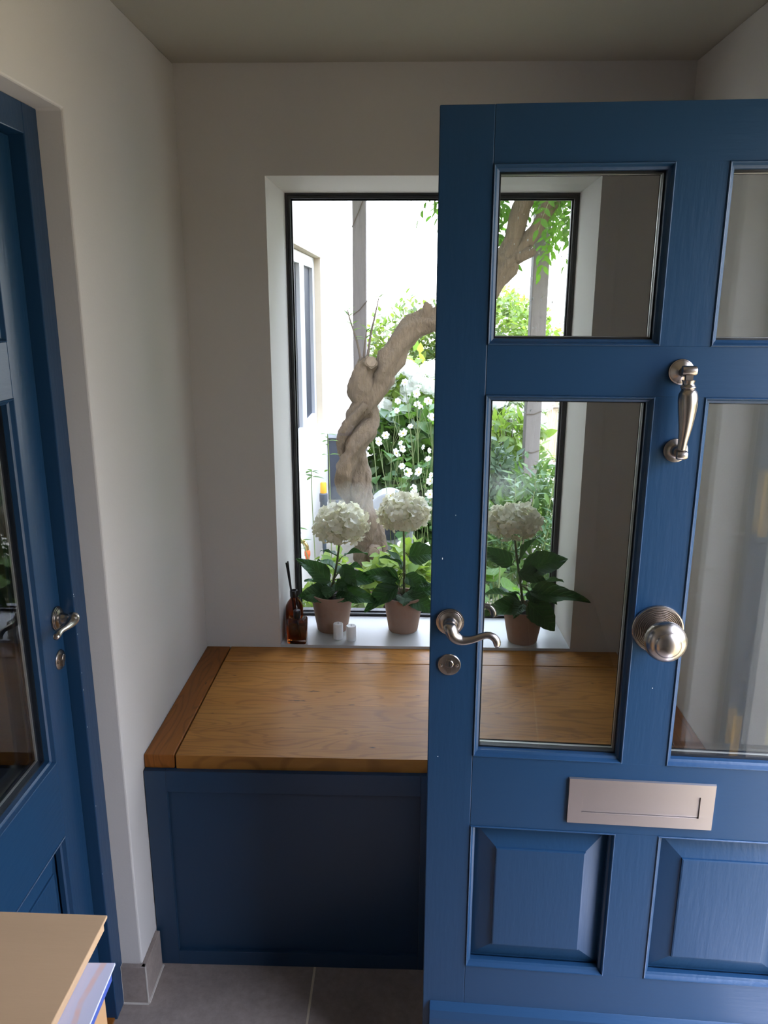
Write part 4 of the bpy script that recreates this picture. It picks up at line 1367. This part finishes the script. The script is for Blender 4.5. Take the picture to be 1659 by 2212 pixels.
# ---- massed foliage
def leaf_cloud(n, blobs, L, W, seed, tilt=0.5, flat=0.0, wl=2, hl=3, size=(0.7, 1.25), shell=0.55):
    """Many small folded leaves in a few ellipsoids; one mesh. blobs = (cx,cy,cz,rx,ry,rz)"""
    g = np.random.default_rng(seed)
    base = leaf_grid(L, W, wl, hl, 0.25, 0.15)
    bv = np.array(base.v)
    bf = np.array(base.f)
    vol = np.array([b[3] * b[4] * b[5] for b in blobs])
    pick = g.choice(len(blobs), n, p=vol / vol.sum())
    B_ = np.array(blobs)[pick]
    d = g.normal(size=(n, 3))
    d /= np.linalg.norm(d, axis=1)[:, None]
    r_ = (shell + (1 - shell) * g.random(n)) ** 0.6
    wob = 1 + 0.22 * np.sin(d[:, 0] * 5 + seed) * np.cos(d[:, 2] * 6 + seed * 2) + 0.1 * g.normal(size=n)
    P = B_[:, :3] + d * (r_ * wob)[:, None] * B_[:, 3:]
    x = d * 0.6 + g.normal(size=(n, 3)) * 0.6
    x[:, 2] += -0.1
    x /= np.linalg.norm(x, axis=1)[:, None]
    up = d * 0.8 + np.array([0, 0, 0.8]) + g.normal(size=(n, 3)) * tilt
    y = np.cross(up, x)
    y /= np.linalg.norm(y, axis=1)[:, None] + 1e-9
    z = np.cross(x, y)
    s = g.uniform(*size, n)
    V = P[:, None, :] + s[:, None, None] * (bv[None, :, 0:1] * x[:, None] + bv[None, :, 1:2] * y[:, None] + bv[None, :, 2:3] * z[:, None])
    keep = np.ones(n, bool)
    V = V[keep].reshape(-1, 3)
    F = (bf[None] + (np.arange(n) * len(bv))[:, None, None]).reshape(-1, 4)
    return V, F


def cloud_obj(name, V, F, mat, parent):
    me = bpy.data.meshes.new(name)
    me.vertices.add(len(V))
    me.vertices.foreach_set('co', V.astype(np.float32).ravel())
    me.loops.add(F.size)
    me.loops.foreach_set('vertex_index', F.astype(np.int32).ravel())
    me.polygons.add(len(F))
    me.polygons.foreach_set('loop_start', np.arange(0, F.size, 4, dtype=np.int32))
    me.polygons.foreach_set('loop_total', np.full(len(F), 4, dtype=np.int32))
    me.update()
    me.validate()
    me.shade_smooth()
    me.materials.append(mat)
    o = bpy.data.objects.new(name, me)
    COL.objects.link(o)
    o.parent = parent
    o['kind'] = 'stuff'
    return o


def bush(name, label, cat, loc, blobs, n, L, W, mat, seed, group=None, stems=5, **kw):
    root = empty(name, loc)
    tag(root, label, cat, group)
    V, F = leaf_cloud(n, blobs, L, W, seed, **kw)
    cloud_obj('foliage', V, F, mat, root)
    q = random.Random(seed)
    for k in range(stems):
        b_ = q.choice(blobs)
        tx, ty, tz = b_[0] + q.uniform(-.5, .5) * b_[3], b_[1] + q.uniform(-.5, .5) * b_[4], b_[2] + 0.5 * b_[5]
        m_ = M()
        stube(m_, [(b_[0] * 0.6 + q.uniform(-.05, .05), b_[1] * 0.6, 0.0, 0.012), ((tx + b_[0]) / 2, ty * 0.7, tz * 0.5, 0.008), (tx, ty, tz, 0.004)], 3, 5)
        m_.build('stem', TWIG, root)
    return root


G = -0.06
bush('hedge_bush', 'pale yellow-green bush on the skyline between post and wisteria limb', 'bush', (0.30, 8.9, G),
     [(0, 0, 0.75, 0.75, 0.5, 0.85), (-0.30, 0, 1.25, 0.45, 0.4, 0.5), (0.45, 0, 1.45, 0.45, 0.4, 0.48)], 6000, 0.075, 0.045, LEAF_HEDGE_I, 11, 'bushes along the garden boundary')
bush('hedge_bush', 'pale yellow-green bush on the skyline left of the right-hand post', 'bush', (1.42, 11.3, G),
     [(0, 0, 1.0, 0.75, 0.6, 0.95), (0.0, 0, 1.45, 0.6, 0.5, 0.45)], 3200, 0.095, 0.055, LEAF_BRIGHT_I, 12, 'bushes along the garden boundary')
bush('hedge_bush', 'tall feathery pale bush on the skyline right of the right-hand post', 'bush', (2.25, 8.9, G),
     [(0, 0, 0.95, 0.6, 0.5, 0.9), (0.05, 0, 1.6, 0.45, 0.4, 0.55)], 3200, 0.08, 0.03, LEAF_HEDGE_I, 13, 'bushes along the garden boundary')

# reed fence on the right
rf = empty('reed_fence', (1.75, 7.6, G))
tag(rf, 'tan reed screen fence behind the right-hand post', 'fence')
m = M()
q = random.Random(5)
for k in range(150):
    x = -0.85 + 1.7 * k / 150
    h_ = 1.02 + q.uniform(-0.05, 0.06)
    m.tube([(x, q.uniform(-.012, .012), 0), (x + q.uniform(-.01, .01), q.uniform(-.012, .012), h_)], 0.0065, 5)
tag(m.build('reeds', simple('dry_reed', (0.52, 0.41, 0.29), 0.85, var=0.45, scale=18, stretch=(20, 20, 1)), rf), kind='stuff')
for z in (0.3, 0.8):
    M().tube([(-0.86, -0.02, z), (0.86, -0.02, z)], 0.006, 5).build('binding_wire', TWIG, rf)

# ---- white flowering shrubs in the mid distance
def flower_ball_mesh(seed, n=110):
    g = np.random.default_rng(seed)
    m_ = M()
    m_.ball((0, 0, 0), 0.72, 10, 7)
    for k in range(n):
        d = Vector(g.normal(size=3)).normalized()
        p = d * g.uniform(0.72, 0.98)
        mt = frame_matrix(p, d.cross(Vector(g.normal(size=3))), up=d, scale=g.uniform(0.22, 0.36))
        m_.add([mt @ Vector(c) for c in ((-0.5, -0.5, 0.05), (0.5, -0.5, 0.05), (0.55, 0.5, 0.1), (-0.5, 0.55, 0.1), (0, 0, 0))], [(0, 1, 4), (1, 2, 4), (2, 3, 4), (3, 0, 4)])
    return m_.mesh('flower_cluster', PETAL_OUT)


FBALL = [flower_ball_mesh(s) for s in range(3)]


def hydrangea_bush(label, loc, blobs, n, heads, seed, group='white flowering garden hydrangeas', mat=LEAF_BRIGHT_I):
    root = bush('garden_hydrangea', label, 'shrub', loc, blobs, n, 0.10, 0.065, mat, seed, group)
    for k, (x, y, z, s) in enumerate(heads):
        inst('flower_cluster', FBALL[k % 3], root, Matrix.Translation((x, y, z)) @ Matrix.Diagonal((s, s, s * 0.8, 1)))


q = random.Random(21)
hydrangea_bush('garden hydrangea with big white heads right of the wisteria trunk', (0.02, 6.6, G), [(0, 0, 0.7, 0.31, 0.36, 0.62)], 1500,
               [(q.uniform(-.28, .30), q.uniform(-.42, -.22), q.uniform(0.92, 1.28), q.uniform(0.065, 0.10)) for _ in range(17)], 31)
hydrangea_bush('garden hydrangea with big white heads left of the right-hand post', (0.80, 6.45, G), [(0, 0, 0.68, 0.30, 0.36, 0.62)], 1400,
               [(0.07, -0.38, 1.12, 0.12), (0.03, -0.35, 0.95, 0.10), (0.20, -0.38, 0.90, 0.10), (-0.12, -0.36, 1.05, 0.11), (0.02, -0.4, 0.78, 0.07), (0.27, -0.3, 1.02, 0.09), (-0.2, -0.3, 0.86, 0.09), (-0.3, -0.2, 1.0, 0.1)], 32)

# ---- undergrowth
bush('leafy_shrub', 'deep green large-leaved shrub low behind the white anemones', 'shrub', (0.02, 5.55, G), [(0, 0, 0.45, 0.32, 0.3, 0.45), (0.05, 0, 0.75, 0.28, 0.26, 0.3)], 1500, 0.13, 0.09, LEAF_DARK_I, 41)
bush('leafy_shrub', 'mid green shrub filling the ground below the anemones', 'shrub', (0.10, 5.02, G), [(0, 0, 0.32, 0.24, 0.20, 0.36)], 1100, 0.10, 0.065, LEAF_DARK_I, 42)
bush('euphorbia', 'blue-grey leafy mound left of the right-hand post', 'shrub', (0.58, 4.72, G), [(0, 0, 0.42, 0.16, 0.2, 0.45), (-0.02, 0, 0.75, 0.14, 0.18, 0.17)], 1500, 0.065, 0.028, LEAF_GREY_I, 43)
bush('leafy_shrub', 'bright green leafy shrub around the foot of the right-hand post', 'shrub', (0.74, 5.4, G), [(0, 0, 0.45, 0.25, 0.22, 0.48), (-0.05, 0, 0.85, 0.2, 0.2, 0.2)], 1500, 0.085, 0.03, LEAF_BRIGHT_I, 44)
bush('leafy_shrub', 'lime green shrub showing between the first two potted hydrangeas', 'shrub', (-0.02, 3.62, G), [(0, 0, 0.32, 0.24, 0.2, 0.30)], 800, 0.075, 0.05, LEAF_BRIGHT_I, 45)
bush('leafy_shrub', 'small green plants at the foot of the house wall', 'shrub', (-0.42, 3.5, G), [(0, 0, 0.22, 0.10, 0.3, 0.26), (0.05, 0.3, 0.3, 0.10, 0.2, 0.25)], 600, 0.06, 0.035, LEAF_BRIGHT_I, 46)
bush('white_groundcover', 'pale flowering plants at the foot of the reed fence', 'flowers', (1.2, 6.9, G), [(0, 0, 0.22, 0.35, 0.25, 0.25)], 900, 0.06, 0.04, PETAL_OUT, 47)

# choisya on the right: narrow leaves in whorls, each leaf its own part
NARROW = [leaf_grid(1.0, 0.24, 2, 4, 0.2, 0.2, seed=s).mesh('narrow_leaf', LEAF_GREY, smooth=60) for s in range(2)]
ch = empty('mock_orange_shrub', (0.62, 3.85, G))
tag(ch, 'grey-green narrow-leaved shrub outside behind the third potted hydrangea', 'shrub')
q = random.Random(8)
V, F = leaf_cloud(1500, [(0.0, 0.1, 0.5, 0.25, 0.2, 0.42), (0.08, 0.1, 0.78, 0.16, 0.15, 0.16)], 0.075, 0.022, 51)
cloud_obj('inner_foliage', V, F, LEAF_DARK_I, ch)
for k in range(26):
    x, z = q.uniform(-0.2, 0.25), q.uniform(0.35, 0.98)
    if z > 0.86 and abs(x - 0.02) > 0.12:
        z -= 0.25
    y = q.uniform(-0.2, -0.02)
    m = M()
    stube(m, [(x * 0.5, 0.0, max(0.0, z - 0.4), 0.005), (x * 0.85, y * 0.7, z - 0.15, 0.0035), (x, y, z, 0.002)], 3, 5)
    m.build('stem', GARDENSTEM, ch)
    for j in range(11):
        a_ = j * 2.4
        up = q.uniform(-0.1, 1.1)
        inst('leaf', NARROW[j % 2], ch, frame_matrix((x, y, z - 0.012 * j), (math.cos(a_), math.sin(a_), up), scale=q.uniform(0.055, 0.085)))

# large-leaved hydrangea just outside, bright leaves each a part
BIG = [leaf_grid(1.0, 0.74, 4, 8, 0.18, 0.25, 0.02, seed=s, serr=0.03).mesh('broad_leaf', LEAF_BRIGHT, smooth=60) for s in range(3)]


def broad_plant(label, loc, n, spread, zr, seed, sz=(0.09, 0.15)):
    root = empty('broad_leaved_plant', loc)
    tag(root, label, 'plant', 'bright broad-leaved plants close outside the window')
    q = random.Random(seed)
    for k in range(n):
        a_ = q.uniform(0, 6.28)
        rad = math.sqrt(q.random())
        p = Vector((spread[0] * rad * math.cos(a_), spread[1] * rad * math.sin(a_), q.uniform(*zr)))
        d = Vector((math.cos(a_) + q.uniform(-.4, .4), math.sin(a_) + q.uniform(-.4, .4), q.uniform(-0.1, 0.6)))
        lo = inst('leaf', BIG[k % 3], root, frame_matrix(p, d, roll=q.uniform(-0.7, 0.7), scale=q.uniform(*sz)))
        if k % 3 == 0:
            m_ = M()
            stube(m_, [(p.x * 0.2, p.y * 0.2, 0, 0.006), (p.x * 0.6, p.y * 0.6, p.z * 0.55, 0.0045), (p.x, p.y, p.z, 0.003)], 3, 5)
            m_.build('stem', GARDENSTEM, root)
    return root


broad_plant('bright broad-leaved plant outside, behind the third potted hydrangea', (0.40, 3.25, G), 60, (0.24, 0.18), (0.12, 0.66), 61)
broad_plant('bright broad-leaved plant outside, behind the middle potted hydrangea', (0.06, 3.15, G), 46, (0.20, 0.16), (0.05, 0.46), 62, (0.07, 0.11))
broad_plant('bright broad-leaved plant outside, behind the left potted hydrangea', (-0.24, 3.15, G), 40, (0.17, 0.16), (0.05, 0.44), 63, (0.06, 0.1))

# ---- Japanese anemones
def anemone_flower(seed):
    rr_ = random.Random(seed)
    m_ = M()
    for k in range(6):
        a_ = k * math.pi / 3 + rr_.uniform(-.15, .15)
        pts = [(0.15, 0.12), (0.55, 0.34), (0.85, 0.32), (1.0, 0.12)]
        v = []
        for r_, w_ in pts:
            for s in (-1, 1):
                v.append((r_ * math.cos(a_) - s * w_ * math.sin(a_), r_ * math.sin(a_) + s * w_ * math.cos(a_), 0.25 * r_ * r_))
        m_.add(v, [(0, 1, 3, 2), (2, 3, 5, 4), (4, 5, 7, 6)], 0)
    m_.ball((0, 0, 0.08), (0.2, 0.2, 0.12), 8, 5, 1)
    return m_.mesh('flower', [PETAL_OUT, YELLOW], smooth=60)


AFL = [anemone_flower(s) for s in range(3)]
ALEAF = leaf_grid(1.0, 0.8, 2, 5, 0.25, 0.3, 0.03, serr=0.12).mesh('lobed_leaf', LEAF_MID, smooth=60)
BUD = M().ball((0, 0, 0), 1.0, 8, 6).mesh('bud', [LEAF_BRIGHT], smooth=True)


def anemone(label, x, y, hgt, seed, nfl=5, spread=0.13):
    root = empty('anemone_plant', (x, y, G))
    tag(root, label, 'flowers', 'white anemones growing beside the wisteria')
    q = random.Random(seed)
    for k in range(nfl):
        hx, hy, hz = q.uniform(-spread, spread), q.uniform(-0.12, 0.08), hgt * q.uniform(0.66, 1.03)
        m_ = M()
        stube(m_, [(hx * 0.2, 0, 0, 0.0035), (hx * 0.5, hy * 0.5, hz * 0.6, 0.0026), (hx, hy, hz, 0.0016)], 4, 5)
        m_.build('stem', GARDENSTEM, root)
        nn = Vector((q.uniform(-1.3, 1.3), -1.0, q.uniform(-0.4, 1.3)))
        qt = Vector((0, 0, 1)).rotation_difference(nn.normalized()).to_matrix().to_4x4()
        inst('flower', AFL[k % 3], root, Matrix.Translation((hx, hy, hz)) @ qt @ Matrix.Scale(q.uniform(0.017, 0.034), 4))
        for b in range(2):
            bp_ = Vector((hx + q.uniform(-.05, .05), hy, hz - q.uniform(0.02, 0.12)))
            inst('bud', BUD, root, Matrix.Translation(bp_) @ Matrix.Scale(q.uniform(0.006, 0.009), 4))
            m_ = M()
            m_.tube([(hx * 0.75, hy * 0.75, hz * 0.80), (bp_.x, bp_.y, bp_.z)], 0.0013, 4)
            m_.build('stem', GARDENSTEM, root)
    for k in range(12):
        a_ = q.uniform(0, 6.28)
        p = Vector((q.uniform(-spread, spread), q.uniform(-.1, .1), hgt * q.uniform(0.25, 0.72)))
        inst('leaf', ALEAF, root, frame_matrix(p, (math.cos(a_), math.sin(a_), q.uniform(-.2, .5)), roll=q.uniform(-.6, .6), scale=q.uniform(0.06, 0.11)))


SPOTS = [(-0.14, 4.95, 1.10, 'tallest white anemone, against the wisteria trunk'), (-0.02, 5.1, 1.22, 'white anemone below the wisteria limb, at the back of the clump'),
         (0.10, 5.0, 1.25, 'white anemone in the upper clump beside the door edge'), (0.22, 5.2, 1.2, 'white anemone mostly behind the edge of the blue door'),
         (-0.04, 4.6, 0.98, 'white anemone in the middle of the clump right of the trunk'), (0.08, 4.5, 0.92, 'white anemone above the middle potted hydrangea'),
         (0.18, 4.4, 0.88, 'white anemone low beside the door edge'), (0.10, 3.9, 0.72, 'nearest white anemone, right above the middle potted flower'),
         (0.42, 5.0, 0.9, 'white anemone through the glass, left of the post'), (0.06, 3.35, 0.40, 'low white anemone behind the middle clay pot')]
for k, (x, y, h_, lab) in enumerate(SPOTS):
    anemone(lab, x, y, h_, 70 + k, nfl=2 if h_ < 0.5 else 6)

# thin weedy stems in front of the house wall
for k, (pts, lab) in enumerate((([(-0.40, 3.45, G, 0.003), (-0.415, 3.45, 0.5, 0.0025), (-0.425, 3.45, 0.85, 0.0022), (-0.425, 3.45, 0.97, 0.0016)], 'thin upright stem topped with a leaf tuft before the house wall'),
                                ([(-0.38, 3.40, G, 0.003), (-0.42, 3.40, 0.45, 0.0025), (-0.47, 3.40, 0.66, 0.0022), (-0.53, 3.40, 0.76, 0.0016)], 'arching leafy stem low before the house wall'),
                                ([(-0.36, 3.7, G, 0.003), (-0.365, 3.7, 0.6, 0.0025), (-0.37, 3.7, 1.0, 0.0022), (-0.375, 3.7, 1.10, 0.0016)], 'thin seed-headed stem left of the wisteria trunk'))):
    root = empty('weed_stem', (pts[0][0], pts[0][1], G))
    tag(root, lab, 'plant', 'thin stems before the house wall')
    m = M()
    pr_ = [(x - pts[0][0], y - pts[0][1], z - G, r_) for x, y, z, r_ in pts]
    stube(m, pr_, 4, 5)
    m.build('stem', GARDENSTEM, root)
    q = random.Random(90 + k)
    sp = spline(pr_, 4)
    for j in range(9):
        s_ = sp[-1 - (j % 2) * (1 if k == 0 else 3) - (0 if k == 0 else j // 3)]
        a_ = j * 2.1
        inst('leaf', SMALL, root, frame_matrix(Vector(s_[:3]), (math.cos(a_), math.sin(a_), q.uniform(-0.3, 0.4)), scale=q.uniform(0.035, 0.06)))

# unseen leaf mass added above the frame to shade window and bench
V, F = leaf_cloud(1700, [(0.5, -0.35, 2.62 - OZ, 0.9, 1.1, 0.13), (1.5, 0.0, 2.66 - OZ, 1.0, 1.1, 0.14), (1.4, -0.9, 2.62 - OZ, 0.8, 0.6, 0.12), (0.0, 0.6, 2.7 - OZ, 0.6, 0.6, 0.12)], 0.17, 0.085, 77, shell=0.0)
cloud_obj('added_shade_canopy', V, F, LEAF_WIST_I, ws_)

# ---- garden tap, hose fittings, reel, bin by the house wall
tp = empty('garden_tap', (HX, 4.0, 0.475))
tag(tp, 'brass tap on the house wall with an orange-red hose connector', 'tap')
M().lathe([(0.02, 0), (0.02, 0.006), (0.011, 0.008), (0.011, 0.05), (0.014, 0.052), (0.014, 0.075), (0.009, 0.085), (0.001, 0.086)], (0, 0, 0), (1, 0, 0), 18).build('tap_body', BRASS, tp, smooth=40)
M().tube([(0.065, 0, -0.005), (0.085, 0, -0.012), (0.095, 0, -0.03), (0.096, 0, -0.055)], 0.010, 10).build('spout', BRASS, tp, smooth=50)
M().box(0.055, 0.061, -0.03, 0.03, 0.03, 0.04).build('tap_handle', GREYPLASTIC, tp, bevel=0.002)
M().lathe([(0.014, 0), (0.016, 0.01), (0.016, 0.03), (0.012, 0.035), (0.011, 0.05), (0.001, 0.051)], (0.096, 0, -0.052), (0, 0, -1), 16).build('hose_connector', ORANGERED, tp, smooth=40)

nz_ = empty('hose_nozzle', (-0.432, 4.0, 0.64))
tag(nz_, 'orange and grey hose spray nozzle standing beside the trunk', 'hose nozzle')
M().lathe([(0.018, 0), (0.020, 0.01), (0.019, 0.05), (0.022, 0.055), (0.022, 0.095), (0.016, 0.10), (0.001, 0.10)], n=20).build('nozzle_body', GREYPLASTIC, nz_, smooth=40)
M().lathe([(0.016, 0.1), (0.0175, 0.104), (0.0165, 0.150), (0.013, 0.158), (0.001, 0.159)], n=20).build('nozzle_tip', ORANGE, nz_, smooth=40)
M().tube([(0.0, 0, 0.02), (0.025, 0, 0.005), (0.055, 0, 0.012), (0.07, 0, 0.04), (0.072, 0, 0.06)], 0.009, 10).build('trigger', GREYPLASTIC, nz_, smooth=50)
M().tube([(0, 0, 0.01), (0.0, 0.0, -0.2), (0.02, 0.02, -0.45), (0.05, 0.0, -0.692)], 0.011, 10).build('hose', GREYPLASTIC, nz_, smooth=50)

rl = empty('hose_reel', (-0.10, 4.72, G))
tag(rl, 'light grey garden hose reel half hidden behind the wisteria trunk', 'hose reel')
m = M()
n = 20
prof = [(-0.15 * math.cos(math.pi * i / n), 0.45 + 0.20 * math.sin(math.pi * i / n)) for i in range(n + 1)] + [(0.15, 0.12), (-0.15, 0.12)]
m.prism(prof, -0.08, 0.08)
m.build('reel_cover', LIGHTGREYPLASTIC, rl, bevel=0.012)
M().lathe([(0.09, 0), (0.10, 0.008), (0.09, 0.014), (0.001, 0.015)], (0, -0.08, 0.45), (0, -1, 0), 28).build('reel_hub', GREYPLASTIC, rl, smooth=40)
M().box(-0.16, 0.16, -0.10, 0.10, 0.0, 0.12).build('reel_base', GREYPLASTIC, rl, bevel=0.01)
M().tube([(0.09, -0.1, 0.60), (0.10, -0.14, 0.60)], 0.016, 10).build('reel_connector', ORANGE, rl)

gb = empty('meter_box', (HX + 0.001, 6.4, 0.18))
tag(gb, 'dark grey box with a pale lid against the house wall behind the trunk', 'box')
M().box(0, 0.22, -0.3, 0.3, 0, 0.50).build('box_body', GREYPLASTIC, gb, bevel=0.005)
M().box(0, 0.25, -0.32, 0.32, 0.50, 0.54).build('box_lid', LIGHTGREYPLASTIC, gb, bevel=0.005)
M().box(0.0, 0.2, -0.28, 0.28, -0.24, 0.0).build('box_plinth', HOUSE, gb)

# hedge added out of frame: blocks low sky at the doorway, reflects in door glass
bush('added_drive_hedge', 'added dark hedge, out of view, blocking low sky outside the front doorway', 'hedge', (6.5, 0.6, -0.05),
     [(0, -1.6, 0.6, 0.5, 1.4, 0.75), (0, 0.4, 0.65, 0.5, 1.4, 0.85), (0.1, 2.2, 0.6, 0.5, 1.2, 0.75)], 4000, 0.14, 0.08, LEAF_DARK_I, 81)

# tall hedge added unseen on the right to shade the window from that side
bush('added_shade_hedge', 'tall dark hedge added out of view to shade the window from the right', 'hedge', (3.9, 5.2, G),
     [(0, -1.5, 1.6, 0.6, 1.2, 1.9), (0, 0.3, 1.7, 0.6, 1.2, 2.0), (0.1, 1.9, 1.6, 0.6, 1.1, 1.9)], 5200, 0.2, 0.12, LEAF_DARK_I, 82)
